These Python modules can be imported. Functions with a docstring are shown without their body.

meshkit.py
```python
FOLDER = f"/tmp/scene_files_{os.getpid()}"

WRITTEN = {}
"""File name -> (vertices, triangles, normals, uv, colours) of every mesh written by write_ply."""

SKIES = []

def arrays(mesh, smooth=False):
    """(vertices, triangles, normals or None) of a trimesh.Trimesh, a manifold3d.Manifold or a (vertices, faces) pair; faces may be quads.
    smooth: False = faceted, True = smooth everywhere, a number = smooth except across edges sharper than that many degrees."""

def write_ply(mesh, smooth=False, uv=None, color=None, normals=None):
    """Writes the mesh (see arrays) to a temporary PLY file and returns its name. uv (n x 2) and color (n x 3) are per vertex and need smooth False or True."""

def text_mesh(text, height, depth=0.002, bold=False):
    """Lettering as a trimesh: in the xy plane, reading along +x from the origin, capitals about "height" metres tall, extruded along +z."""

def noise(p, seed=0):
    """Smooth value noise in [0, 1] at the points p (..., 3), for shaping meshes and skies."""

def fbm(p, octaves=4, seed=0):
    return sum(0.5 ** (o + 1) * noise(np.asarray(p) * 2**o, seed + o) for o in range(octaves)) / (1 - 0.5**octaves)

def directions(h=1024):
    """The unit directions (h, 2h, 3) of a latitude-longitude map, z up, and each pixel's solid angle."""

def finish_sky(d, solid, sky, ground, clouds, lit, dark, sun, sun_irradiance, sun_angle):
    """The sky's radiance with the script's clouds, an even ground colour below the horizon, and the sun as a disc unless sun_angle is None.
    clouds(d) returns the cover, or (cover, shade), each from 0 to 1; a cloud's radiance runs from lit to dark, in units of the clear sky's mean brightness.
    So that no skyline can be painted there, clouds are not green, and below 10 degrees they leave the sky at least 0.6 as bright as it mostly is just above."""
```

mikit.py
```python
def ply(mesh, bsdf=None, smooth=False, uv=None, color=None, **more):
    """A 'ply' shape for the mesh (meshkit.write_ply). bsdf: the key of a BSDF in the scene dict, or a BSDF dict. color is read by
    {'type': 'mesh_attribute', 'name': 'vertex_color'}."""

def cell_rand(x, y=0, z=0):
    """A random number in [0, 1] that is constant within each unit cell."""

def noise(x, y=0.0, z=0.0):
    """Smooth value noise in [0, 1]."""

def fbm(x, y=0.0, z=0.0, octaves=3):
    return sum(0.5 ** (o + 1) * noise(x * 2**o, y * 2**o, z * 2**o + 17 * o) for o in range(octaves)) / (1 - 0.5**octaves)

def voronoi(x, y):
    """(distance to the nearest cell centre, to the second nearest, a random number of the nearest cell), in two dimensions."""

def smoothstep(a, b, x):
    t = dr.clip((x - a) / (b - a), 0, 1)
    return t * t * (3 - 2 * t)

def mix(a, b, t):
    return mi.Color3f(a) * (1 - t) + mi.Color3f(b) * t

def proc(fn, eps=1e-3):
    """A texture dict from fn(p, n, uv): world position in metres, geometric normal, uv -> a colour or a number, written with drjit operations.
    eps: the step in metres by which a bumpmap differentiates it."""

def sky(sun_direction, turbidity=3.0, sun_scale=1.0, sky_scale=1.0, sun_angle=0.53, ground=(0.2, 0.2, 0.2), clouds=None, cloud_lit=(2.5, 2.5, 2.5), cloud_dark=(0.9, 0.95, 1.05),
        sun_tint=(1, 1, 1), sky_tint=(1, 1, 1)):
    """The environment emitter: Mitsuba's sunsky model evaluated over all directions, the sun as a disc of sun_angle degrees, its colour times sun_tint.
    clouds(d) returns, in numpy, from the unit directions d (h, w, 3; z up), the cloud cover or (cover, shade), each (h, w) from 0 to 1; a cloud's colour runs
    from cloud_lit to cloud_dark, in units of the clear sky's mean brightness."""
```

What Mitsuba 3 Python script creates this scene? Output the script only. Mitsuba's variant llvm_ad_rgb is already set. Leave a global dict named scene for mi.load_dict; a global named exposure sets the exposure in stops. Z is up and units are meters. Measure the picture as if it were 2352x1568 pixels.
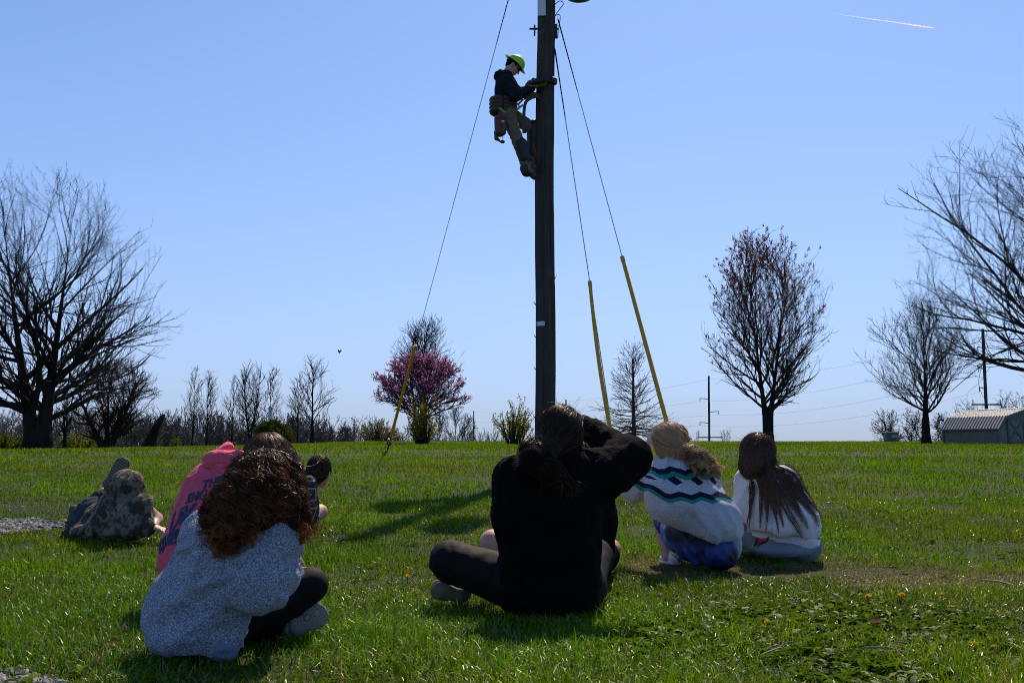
import math, numpy as np, trimesh, mitsuba as mi, drjit as dr, mikit, meshkit
from mikit import proc, ply, smoothstep
from scipy import ndimage
T = mi.ScalarTransform4f
scene, labels = {}, {}

# ---------------------------------------------------------------- camera, sky, exposure
EYE = np.array([0.0, 0.0, 0.68])
FPX, CX, CY = 2287.0, 1176.0, 784.0
PITCH = math.atan(236.0 / 2287.0)
FWD = np.array([0, math.cos(PITCH), math.sin(PITCH)])
UPV = np.array([0, -math.sin(PITCH), math.cos(PITCH)])
scene['camera'] = {'type': 'perspective', 'fov': math.degrees(2 * math.atan(1176 / FPX)), 'fov_axis': 'x',
                   'near_clip': 0.05, 'far_clip': 30000.0,
                   'to_world': T().look_at(origin=EYE.tolist(), target=(EYE + FWD).tolist(), up=[0, 0, 1])}
SUN_AZ, SUN_EL = math.radians(14), math.radians(52)
SUN = np.array([math.sin(SUN_AZ) * math.cos(SUN_EL), math.cos(SUN_AZ) * math.cos(SUN_EL), math.sin(SUN_EL)])


def low_haze(d):
    """A thin pale veil that thickens towards the horizon, the same all round."""
    el = np.degrees(np.arcsin(np.clip(d[..., 2], -1, 1)))
    return 0.72 * np.exp(-np.clip(el, 0, 90) / 9.0), np.zeros_like(el)


scene['sky'] = mikit.sky(SUN.tolist(), turbidity=2.6, sky_tint=(0.92, 1.0, 1.26), ground=(0.07, 0.1, 0.04), clouds=low_haze, cloud_lit=(1.14, 1.20, 1.46))
exposure = 2.05


def at(px, py, y):
    """The world point that lies y metres ahead of the camera in this direction (measured on the photograph at 2352 pixels across)."""
    d = np.array([(px - CX) / FPX, 0, 0]) + FWD + UPV * (CY - py) / FPX
    return EYE + d * (y / d[1])


# ---------------------------------------------------------------- helpers
def numbered(key):
    if key not in scene and not any(k.startswith(key + '__') for k in scene):
        return key
    n = 1
    while True:
        k = f'{key}_{n:03d}'
        if k not in scene and not any(q.startswith(k + '__') for q in scene):
            return k
        n += 1


used_names = set()


def thing(name, label, category, group=None, kind=None):
    key, n = name, 0
    while key in used_names:
        n += 1
        key = f'{name}_{n:03d}'
    used_names.add(key)
    labels[key] = {'label': label, 'category': category}
    if group:
        labels[key]['group'] = group
    if kind:
        labels[key]['kind'] = kind
    return key


def part(parent, name, mesh, bsdf, smooth=False, label=None, kind=None, **kw):
    key = numbered(f'{parent}__{name}' if name else parent)
    scene[key] = ply(mesh, bsdf, smooth, **kw)
    if label or kind:
        labels[key] = {}
        if label:
            labels[key]['label'] = label
        if kind:
            labels[key]['kind'] = kind
    return key


def single(name, label, category, mesh, bsdf, smooth=False, group=None, kind=None, **kw):
    key = thing(name, label, category, group, kind)
    scene[key] = ply(mesh, bsdf, smooth, **kw)
    return key


def struct(name, mesh, bsdf, smooth=False, label=None, **kw):
    scene[name] = ply(mesh, bsdf, smooth, **kw)
    labels[name] = {'kind': 'structure', 'label': label or name, 'category': name.replace('_', ' ')}


def unit(v):
    v = np.asarray(v, float)
    return v / (np.linalg.norm(v, axis=-1, keepdims=True) + 1e-12)


def smin(a, b, k):
    h = np.maximum(k - np.abs(a - b), 0) / k
    return np.minimum(a, b) - h * h * k * 0.25


def tubes(P, R, sides=4, cap=True):
    """P (n, s, 3) polylines, R (n, s) radii -> one mesh (v, f)."""
    P, R = np.asarray(P, float), np.asarray(R, float)
    n, s, _ = P.shape
    t = unit(np.gradient(P, axis=1))
    ref = np.where(np.abs(t[..., 2:]) < 0.9, [0, 0, 1.0], [1.0, 0, 0])
    ref[:] = ref[:, :1]
    a = unit(np.cross(t, ref))
    b = np.cross(t, a)
    ang = np.arange(sides) * 2 * np.pi / sides
    v = P[:, :, None] + R[:, :, None, None] * (np.cos(ang)[:, None] * a[:, :, None] + np.sin(ang)[:, None] * b[:, :, None])
    base = (np.arange(n) * s * sides)[:, None, None]
    i = (np.arange(s - 1) * sides)[None, :, None]
    j = np.arange(sides)[None, None]
    j2 = (j + 1) % sides
    q = np.stack(np.broadcast_arrays(base + i + j, base + i + j2, base + i + sides + j2, base + i + sides + j), -1).reshape(-1, 4)
    f = np.vstack([q[:, [0, 1, 2]], q[:, [0, 2, 3]]])
    v = v.reshape(-1, 3)
    if cap:
        for e in (0, s - 1):
            ring = base[:, 0] + e * sides + np.arange(sides)[None]
            for k in range(1, sides - 1):
                tri = np.stack([ring[:, 0], ring[:, k], ring[:, k + 1]], 1)
                f = np.vstack([f, tri if e else tri[:, ::-1]])
    return v, f


def tube(points, radius, sides=8):
    p = np.asarray(points, float)
    return tubes(p[None], np.broadcast_to(radius, (1, len(p))), sides)


def join(*ms):
    vs, fs, n = [], [], 0
    for m in ms:
        v, f = (np.asarray(m.vertices), np.asarray(m.faces)) if hasattr(m, 'faces') else m
        vs.append(v)
        fs.append(f + n)
        n += len(v)
    return np.vstack(vs), np.vstack(fs)


def bez(points, n=24):
    """A smooth curve through the points (Catmull-Rom)."""
    p = np.asarray(points, float)
    p = np.vstack([2 * p[0] - p[1], p, 2 * p[-1] - p[-2]])
    out = []
    m = len(p) - 3
    for u in np.linspace(0, m - 1e-9, n):
        i = int(u)
        t = u - i
        a, b, c, d = p[i:i + 4]
        out.append(0.5 * (2 * b + (c - a) * t + (2 * a - 5 * b + 4 * c - d) * t * t + (3 * b - a - 3 * c + d) * t ** 3))
    return np.array(out)


def box(center, size, R=None):
    m = trimesh.creation.box(size)
    v = np.array(m.vertices)
    if R is not None:
        v = v @ np.asarray(R).T
    return v + np.asarray(center), np.array(m.faces)


def bevel_box(size, r):
    import manifold3d as m3
    s = np.asarray(size, float) / 2 - r
    pts = [np.array([a, b, c]) * s + np.array(d) * r for a in (-1, 1) for b in (-1, 1) for c in (-1, 1)
           for d in ((a, 0, 0), (0, b, 0), (0, 0, c))]
    h = m3.Manifold.hull_points(np.array(pts))
    mm = h.to_mesh()
    return np.array(mm.vert_properties[:, :3], float), np.array(mm.tri_verts, int)


def surfnet(F, o, h):
    """Surface nets: F (negative inside) on a grid from o with step h -> (v, f)."""
    ins = F < 0
    c = [slice(None, -1), slice(1, None)]
    cnt = sum(ins[c[i], c[j], c[k]].astype(np.int8) for i in (0, 1) for j in (0, 1) for k in (0, 1))
    act = (cnt > 0) & (cnt < 8)
    idx = np.full(act.shape, -1)
    cells = np.argwhere(act)
    idx[act] = np.arange(len(cells))
    pos, num = np.zeros((len(cells), 3)), np.zeros(len(cells))
    ci, cj, ck = cells.T
    corners = [(i, j, k) for i in (0, 1) for j in (0, 1) for k in (0, 1)]
    for a in corners:
        for ax in range(3):
            if a[ax] == 0:
                b = list(a)
                b[ax] = 1
                fa, fb = F[ci + a[0], cj + a[1], ck + a[2]], F[ci + b[0], cj + b[1], ck + b[2]]
                m = (fa < 0) != (fb < 0)
                t = fa[m] / (fa[m] - fb[m])
                p = np.repeat(np.array([a], float), m.sum(), 0)
                p[:, ax] = t
                pos[m] += p
                num[m] += 1
    v = (cells + pos / num[:, None]) * h + o
    faces = []
    for ax in range(3):
        sl0, sl1 = [slice(1, -1)] * 3, [slice(1, -1)] * 3
        sl0[ax], sl1[ax] = slice(0, -1), slice(1, None)
        A, B = ins[tuple(sl0)], ins[tuple(sl1)]
        e = np.argwhere(A != B)
        if not len(e):
            continue
        e_off = np.ones(3, int)
        e_off[ax] = 0
        e = e + e_off
        u, w = [(1, 2), (2, 0), (0, 1)][ax]
        du, dw = np.zeros(3, int), np.zeros(3, int)
        du[u], dw[w] = 1, 1
        q = np.stack([idx[tuple((e - du - dw).T)], idx[tuple((e - dw).T)], idx[tuple(e.T)], idx[tuple((e - du).T)]], 1)
        fl = ins[tuple(e.T)]
        q = np.where(fl[:, None], q, q[:, ::-1])
        faces.append(q)
    q = np.vstack(faces)
    q = q[(q >= 0).all(1)]
    return v, np.vstack([q[:, [0, 1, 2]], q[:, [0, 2, 3]]])


class Blob:
    """A smooth union of tapered capsules (a, b, ra, rb[, k]) and ellipsoids (c, radii, R) sampled on a grid."""

    def __init__(self, prims, h=0.012, k=0.03, cuts=(), noise=None, pad=0.05):
        lo, hi = np.full(3, 1e9), np.full(3, -1e9)
        boxes = []
        for p in prims:
            if len(p) >= 4 and np.ndim(p[2]) == 0:
                a, b = np.asarray(p[0], float), np.asarray(p[1], float)
                r = max(p[2], p[3])
                l, u = np.minimum(a, b) - r, np.maximum(a, b) + r
            else:
                c, r = np.asarray(p[0], float), np.max(p[1])
                l, u = c - r, c + r
            boxes.append((l, u))
            lo, hi = np.minimum(lo, l), np.maximum(hi, u)
        lo, hi = lo - pad, hi + pad
        n = np.ceil((hi - lo) / h).astype(int) + 1
        F = np.full(n, 0.3)
        ax = [lo[i] + np.arange(n[i]) * h for i in range(3)]
        for p, (l, u) in zip(prims, boxes):
            s = [slice(max(0, int((l[i] - lo[i] - k * 1.5) / h)), int((u[i] - lo[i] + k * 1.5) / h) + 2) for i in range(3)]
            X = np.stack(np.meshgrid(*[ax[i][s[i]] for i in range(3)], indexing='ij'), -1)
            if len(p) >= 4 and np.ndim(p[2]) == 0:
                a, b = np.asarray(p[0], float), np.asarray(p[1], float)
                ab = b - a
                t = np.clip(((X - a) @ ab) / (ab @ ab + 1e-12), 0, 1)
                d = np.linalg.norm(X - a - t[..., None] * ab, axis=-1) - (p[2] + t * (p[3] - p[2]))
                kk = p[4] if len(p) > 4 else k
            else:
                Xl = X - np.asarray(p[0], float)
                if len(p) > 2 and p[2] is not None:
                    Xl = Xl @ np.asarray(p[2])
                r = np.asarray(p[1], float)
                k0 = np.linalg.norm(Xl / r, axis=-1)
                k1 = np.linalg.norm(Xl / r ** 2, axis=-1) + 1e-9
                d = k0 * (k0 - 1) / k1
                kk = p[3] if len(p) > 3 else k
            F[tuple(s)] = smin(F[tuple(s)], d, kk)
        self.lo, self.h, self.n = lo, h, n
        G = None
        for (pt, nrm) in cuts:      # keeps the side that nrm points away from
            G = np.stack(np.meshgrid(*ax, indexing='ij'), -1) if G is None else G
            F = np.maximum(F, (G - np.asarray(pt)) @ unit(nrm))
        if noise is not None:
            G = np.stack(np.meshgrid(*ax, indexing='ij'), -1) if G is None else G
            near = np.abs(F) < 0.06
            F[near] += noise(G[near])
        self.F = F

    def mesh(self):
        return surfnet(self.F, self.lo, self.h)

    def value(self, p):
        return ndimage.map_coordinates(self.F, ((p - self.lo) / self.h).T, order=1, mode='nearest')

    def grad(self, p, e=None):
        e = e or self.h
        return unit(np.stack([self.value(p + d) - self.value(p - d) for d in np.eye(3) * e], -1))


def carve(blob, other, margin=0.0):
    """Removes from blob what lies inside other (another Blob), sampled on blob's grid."""
    ax = [blob.lo[i] + np.arange(blob.n[i]) * blob.h for i in range(3)]
    G = np.stack(np.meshgrid(*ax, indexing='ij'), -1).reshape(-1, 3)
    d = ndimage.map_coordinates(other.F, ((G - other.lo) / other.h).T, order=1, mode='constant', cval=0.3)
    blob.F = np.maximum(blob.F, -(d.reshape(blob.F.shape) + margin))
    return blob


def frame(zdir, xhint=(1, 0, 0)):
    z = unit(zdir)
    x = unit(np.asarray(xhint) - z * np.dot(xhint, z))
    return np.stack([x, np.cross(z, x), z], 1)


def folds(freq, amp, axis=(0, 0, 1), squash=0.35, seed=0):
    """Cloth folds: noise stretched along an axis."""
    a = unit(axis)
    freq = freq * 2.0

    def fn(p):
        q = p - (p @ a)[:, None] * a * (1 - squash)
        w = meshkit.fbm(q * freq * 0.6 + 31.0, 2, seed + 9)[:, None] * 1.6
        n = meshkit.fbm((q + w / freq) * freq, 3, seed)
        return (np.minimum(np.abs(n - 0.5) * 6.5, 1.2) - 0.45) * amp
    return fn


def principled(color, roughness=0.7, **kw):
    c = {'type': 'rgb', 'value': list(color)} if isinstance(color, (tuple, list)) else color
    return {'type': 'twosided', 'b': {'type': 'principled', 'base_color': c, 'roughness': roughness, **kw}}


def bumped(inner, fn, scale, eps=1e-3):
    b = dict(inner)
    return {'type': 'twosided', 'b': {'type': 'bumpmap', 'arbitrary': proc(fn, eps), 'scale': scale, 'n': b['b']}}


VC = {'type': 'mesh_attribute', 'name': 'vertex_color'}

# ---------------------------------------------------------------- the lawn
_GY = np.array([-30, 0, 5, 8, 13, 20, 30, 43, 49, 53, 58, 66, 80, 110, 200, 6000.0])
_GZ = np.array([0, 0, 0, .10, .30, .55, .61, .66, .76, .83, .80, .55, -.2, -1.6, -4.2, -4.2])
from scipy.interpolate import PchipInterpolator
_gp = PchipInterpolator(_GY, _GZ)


def gz(x, y):
    x, y = np.asarray(x, float), np.asarray(y, float)
    z = _gp(np.clip(y, -30, 5999))
    side = np.clip(-x - 7.5, 0, 40) * 0.030 * np.clip((y - 6) / 40, 0, 1.2)
    z = z - np.where(y < 140, side, side * np.clip(1 - (y - 140) / 60, 0, 1))
    p = np.stack([x * 0.35, y * 0.35, x * 0], -1)
    return z + (meshkit.fbm(p, 3, 3) - 0.5) * 0.05 * np.clip((y - 1) / 6, 0, 1) * np.clip(2 - y / 40, 0.15, 1)


def gravel_cover(x, y):
    """How much bare gravel shows: the patch at the photographer's feet and two at the left."""
    def spot(cx, cy, rx, ry, a, seed):
        c, s = math.cos(a), math.sin(a)
        u, v = ((x - cx) * c + (y - cy) * s) / rx, (-(x - cx) * s + (y - cy) * c) / ry
        n = meshkit.fbm(np.stack([x * 3.1, y * 3.1, x * 0 + seed], -1), 3, seed)
        return np.clip(2.2 * (1.0 - np.sqrt(u * u + v * v) + (n - 0.5) * 1.1), 0, 1)
    return np.maximum.reduce([spot(-1.55, 2.85, .46, .34, 0.0, 1), spot(-4.05, 7.35, 1.0, .42, 0.15, 2)])


def dry_cover(x, y):
    """Thin, straw-coloured grass round the squatting child and further right."""
    n = meshkit.fbm(np.stack([x * 2.3, y * 2.3, x * 0], -1), 3, 11)
    def spot(cx, cy, rx, ry):
        return np.clip(1.6 * (1 - np.sqrt(((x - cx) / rx) ** 2 + ((y - cy) / ry) ** 2)) + (n - .5) * 2.2, 0, 1)
    return np.maximum.reduce([spot(1.3, 5.35, 1.1, .45), spot(2.2, 5.0, .9, .35), spot(2.3, 3.9, 1.0, .35) * .5, spot(-1.9, 13.8, .5, .3) * .6, spot(-4.6, 8.7, 1.2, .4), spot(.95, 5.75, .4, .25)])


def weed_cover(x, y):
    """Broad-leaved weeds, mostly dandelion, right of the seated woman."""
    n = meshkit.fbm(np.stack([x * 2.0 + 9, y * 2.0, x * 0], -1), 3, 21)
    u = np.sqrt(((x - 1.15) / 1.15) ** 2 + ((y - 3.75) / .85) ** 2)
    return np.clip(1.5 * (1 - u) + (n - .5) * 2.0, 0, 1)


yy = np.unique(np.concatenate([np.linspace(-8, 2, 12), np.linspace(2, 16, 141), np.linspace(16, 60, 150), np.linspace(60, 140, 60), np.geomspace(140, 5500, 24)]))
tt = np.linspace(-1, 1, 161)
W = np.maximum(14, 1.3 * np.abs(yy))
GX = np.sign(tt)[None] * (np.abs(tt)[None] ** 1.25) * W[:, None]
GY = np.repeat(yy[:, None], len(tt), 1)
GZ = gz(GX, GY)
ii = np.arange(len(yy) * len(tt)).reshape(len(yy), len(tt))
gq = np.stack([ii[:-1, :-1], ii[:-1, 1:], ii[1:, 1:], ii[1:, :-1]], -1).reshape(-1, 4)
gv = np.stack([GX, GY, GZ], -1).reshape(-1, 3)
cov = np.stack([gravel_cover(gv[:, 0], gv[:, 1]), dry_cover(gv[:, 0], gv[:, 1]), weed_cover(gv[:, 0], gv[:, 1])], 1)


def ground_color(p, n, uv):
    a = mikit.fbm(p.x * 1.7, p.y * 1.7, 0.0, 3)
    b = mikit.noise(p.x * 23, p.y * 23)
    stripe = 0.5 + 0.5 * dr.sin((p.x * 0.55 + p.y * 0.83) * 2.1 + 2.0 * mikit.noise(p.x * .2, p.y * .2))
    far = smoothstep(8.0, 26.0, p.y)
    green = mikit.mix((0.017, 0.036, 0.003), (0.028, 0.052, 0.004), 0.55 * a + 0.45 * stripe)
    green = mikit.mix(green, mi.Color3f(0.045, 0.058, 0.008), 0.25 * b * far)
    soil = mikit.mix((0.014, 0.012, 0.006), (0.009, 0.016, 0.003), 0.4 + 0.6 * a)
    return mikit.mix(soil, green, 0.25 + 0.75 * far)


scene['ground_material'] = principled(proc(ground_color), 0.9, specular=0.2)
struct('lawn', (gv, gq), 'ground_material', True, 'mown lawn rising gently to a crest in front of the trees')


# ---------------------------------------------------------------- grass blades
rng = np.random.default_rng(5)


def blades(n, y0, y1, hmin, hmax, width, segs, margin=1.12, thin=None, arch=0.0, side=0.0):
    """n blades over the part of the lawn between y0 and y1 that the photograph sees."""
    y = np.sqrt(rng.uniform(y0 * y0, y1 * y1, n))
    x = rng.uniform(-1, 1, n) * 0.514 * margin * y
    if side:        # beside the frame, where a step to the side would look
        x = np.sign(x) * (0.514 * 1.12 * y + rng.uniform(0, 1, n) * side)
    clump = meshkit.fbm(np.stack([x * 2.2, y * 2.2, x * 0], -1), 3, 7)
    fine = meshkit.fbm(np.stack([x * 9, y * 9, x * 0], -1), 2, 8)
    keep = rng.uniform(0, 1, n) < np.clip(0.45 + (clump - .35) * 1.5 + (fine - .5) * 1.3, 0.2, 1)
    g, d, w = gravel_cover(x, y), dry_cover(x, y), weed_cover(x, y)
    keep &= rng.uniform(0, 1, n) > g * 0.95
    keep &= rng.uniform(0, 1, n) > d * 0.15
    keep &= rng.uniform(0, 1, n) > w * 0.80
    if thin is not None:
        keep &= thin(x, y)
    x, y, clump, d, w = x[keep], y[keep], clump[keep], d[keep], w[keep]
    n = len(x)
    h = rng.uniform(hmin, hmax, n) * (0.5 + 1.0 * clump) * (1 - .5 * d) * np.where(rng.uniform(0, 1, n) < .06, 1.45, 1)
    az = rng.uniform(0, 2 * np.pi, n)
    flat = rng.uniform(0, 1, n)
    lean = np.abs(rng.normal(0.62, 0.45, n)) + 0.1 + arch + 0.35 * d + np.where(flat < .16, .9, 0)
    dirv = np.stack([np.cos(az), np.sin(az), 0 * az], 1)
    fa = az + np.pi / 2 + rng.normal(0, .7, n)
    side = np.stack([np.cos(fa), np.sin(fa), 0 * az], 1) * (width * rng.uniform(.6, 1.3, n))[:, None]
    base = np.stack([x, y, gz(x, y) - .006], 1)
    t = np.linspace(0, 1, segs + 1)
    ang = lean[:, None] * (0.3 + 1.5 * t[None] ** 1.2)
    step = (h / segs)[:, None]
    horiz = np.concatenate([np.zeros((n, 1)), np.cumsum(np.sin(np.minimum(ang[:, :-1], 1.75)) * step, 1)], 1)
    vert = np.concatenate([np.zeros((n, 1)), np.cumsum(np.cos(np.minimum(ang[:, :-1], 1.75)) * step, 1)], 1)
    spine = base[:, None] + dirv[:, None] * horiz[..., None] + np.array([0, 0, 1.0]) * vert[..., None]
    wid = (1 - t ** 1.8)[None, :, None] * .5
    L, R = spine - side[:, None] * wid, spine + side[:, None] * wid
    v = np.stack([L[:, :-1], R[:, :-1]], 2).reshape(n, -1, 3)
    v = np.concatenate([v, spine[:, -1:]], 1)
    m = v.shape[1]
    loc = []
    for k in range(segs - 1):
        loc += [[2 * k, 2 * k + 1, 2 * k + 3], [2 * k, 2 * k + 3, 2 * k + 2]]
    loc.append([m - 3, m - 2, m - 1])
    f = (np.arange(n) * m)[:, None, None] + np.array(loc)[None]
    u, kind = rng.uniform(0, 1, (n, 1)), rng.uniform(0, 1, n)
    stripe = 0.5 + 0.5 * np.sin((x * .55 + y * .83) * 2.1 + 2.0 * clump)[:, None]
    col = np.array([.047, .118, .002]) * (1 - u) + np.array([.165, .275, .006]) * u
    patch = meshkit.fbm(np.stack([x * .8 + 3, y * .8, x * 0], -1), 3, 17)[:, None]
    col = col * (0.55 + .55 * clump[:, None] + .25 * stripe) * np.array([.80, 1.0, 1.0]) ** np.clip((patch - .5) * 5, -.7, .7)
    straw = (kind < 0.07 + .62 * d + .10 * (flat < .16))
    col = np.where(straw[:, None], np.array([.26, .20, .115]) * (.6 + .6 * u), col)
    col = np.repeat(col[:, None], m, 1)
    return v.reshape(-1, 3), f.reshape(-1, 3), col.reshape(-1, 3)


def merge(parts_):
    vs, fs, cs, n = [], [], [], 0
    for v, f, c in parts_:
        vs.append(v); fs.append(f + n); cs.append(c); n += len(v)
    return np.vstack(vs), np.vstack(fs), np.vstack(cs)


scene['grass_waxy'] = {'type': 'twosided', 'b': {'type': 'principled', 'base_color': VC, 'roughness': .42, 'specular': .55}}
scene['grass_material'] = {'type': 'principledthin', 'base_color': VC, 'roughness': 0.4, 'spec_trans': 0.0, 'diff_trans': 1.0, 'eta': 1.45}
G = [blades(200000, 2.35, 5.2, .035, .068, .0036, 4), blades(190000, 5.2, 9.5, .035, .062, .0052, 2), blades(220000, 4.2, 6.4, .025, .055, .0042, 2, thin=lambda x, y: dry_cover(x, y) > .25),
     blades(70000, 2.2, 9.5, .035, .065, .007, 2, side=2.0), blades(50000, 9.5, 30, .035, .065, .016, 1, side=3.5),
     blades(130000, 9.5, 17, .04, .065, .010, 2), blades(230000, 17, 53, .04, .07, .024, 1, 1.05)]
GV, GF, GC = merge(G)
single('grass', 'short bright green lawn grass, thinner and straw coloured in patches', 'grass', (GV, GF), 'grass_material', kind='stuff', color=GC)
GV, GF, GC = merge([blades(70000, 2.35, 5.2, .035, .075, .0042, 4, arch=.45), blades(26000, 5.2, 9.5, .035, .065, .0058, 2, arch=.45)])
scene['grass__001'] = ply((GV, GF), 'grass_waxy', color=GC)

# ---------------------------------------------------------------- the pole that is climbed
PY = 12.8


def wood_color(p, n, uv):
    a = dr.atan2(p.y - PY, p.x - 0.43)
    g = mikit.fbm(a * 9, p.z * 0.9, 0.0, 4)
    f = mikit.noise(a * 55, p.z * 3.0)
    m = mikit.fbm(a * 2.0, p.z * 2.2, 5.0, 3)
    c = mikit.mix((0.026, 0.022, 0.020), (0.115, 0.105, 0.095), g * 0.75 + f * 0.35 - .1)
    return mikit.mix(c, mi.Color3f(0.05, 0.05, 0.03), smoothstep(.5, .75, m) * .5)


def wood_bump(p, n, uv):
    a = dr.atan2(p.y - PY, p.x - 0.43)
    return mikit.fbm(a * 12, p.z * 1.3, 0.0, 3) + .5 * mikit.noise(a * 50, p.z * 4)


scene['pole_wood'] = bumped(principled(proc(wood_color), 0.95, specular=0.15), wood_bump, 0.014, 3e-3)
pole = thing('utility_pole', 'tall weathered wooden utility pole in the middle, with a man climbing it', 'utility pole')
b0 = np.array([at(1250, 1000, PY)[0], PY, gz(.43, PY) - .3])
top = np.array([at(1254, 100, PY)[0] + .01, PY, 8.15])
zs = np.linspace(0, 1, 130)
ths = np.linspace(0, 2 * np.pi, 49)[:-1]
TH, ZZ = np.meshgrid(ths, zs)
cen = b0 + (top - b0) * zs[:, None]
cen[:, 0] += 0.012 * np.sin(zs * 9)
rad = 0.135 - 0.024 * ZZ
ridge = meshkit.fbm(np.stack([np.cos(TH) * 7, np.sin(TH) * 7, ZZ * 5], -1), 3, 2) - .5
crack = np.abs(meshkit.fbm(np.stack([np.cos(TH) * 5, np.sin(TH) * 5, ZZ * 2.2], -1), 2, 14) - .5)
rad = rad + ridge * .009 - np.clip(.035 - crack, 0, 1) * .35 + (meshkit.noise(np.stack([np.cos(TH) * 2, np.sin(TH) * 2, ZZ * 14], -1), 5) - .5) * .006
pv = np.stack([cen[:, None, 0] + rad * np.cos(TH), cen[:, None, 1] + rad * np.sin(TH), np.broadcast_to(cen[:, None, 2], TH.shape)], -1).reshape(-1, 3)
ii = np.arange(len(zs) * 48).reshape(len(zs), 48)
pq = np.stack([ii[:-1], np.roll(ii, -1, 1)[:-1], np.roll(ii, -1, 1)[1:], ii[1:]], -1).reshape(-1, 4)
pf = np.vstack([pq[:, [0, 1, 2]], pq[:, [0, 2, 3]], np.stack([np.full(46, ii[-1, 0]), ii[-1, 1:-1], ii[-1, 2:]], 1)])
part(pole, 'shaft', (pv, pf), 'pole_wood', True)
scene['galvanised'] = principled((.32, .33, .34), 0.55, metallic=0.8)
scene['dark_steel'] = principled((.035, .036, .04), 0.55, metallic=0.5)
scene['tag_metal'] = principled((.55, .56, .58), 0.45, metallic=0.3)


def on_pole(px, py, off=0.0):
    """The point of the pole's front face that shows at this pixel."""
    p = at(px, py, PY - .125 - off)
    return p


tagc = on_pole(1242, 743, .012)
tg = bevel_box((.105, .006, .058), .004)
part(pole, 'metal_tag', (tg[0] @ np.array([[1, 0, -.05], [0, 1, 0], [.05, 0, 1.0]]).T + tagc, tg[1]), 'tag_metal')
for dx in (-.042, .042):
    part(pole, 'nail', tube([tagc + [dx, -.01, .002 * np.sign(dx)], tagc + [dx, .05, 0]], .006, 8), 'dark_steel')
# splinters left by climbing spurs
sp = []
for (px, py) in ((1228, 776), (1228, 850), (1226, 960), (1227, 700), (1277, 640)):
    p = at(px + (4 if px < 1250 else -4), py, PY - .03)
    s = -1 if px < 1250 else 1
    sp.append(tubes(np.array([[p, p + [s * .02, 0, .02], p + [s * .035, -.002, .05]]]), np.array([[.008, .005, .001]]), 4))
part(pole, 'splinters', join(*sp), 'pole_wood', kind='stuff')
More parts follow.
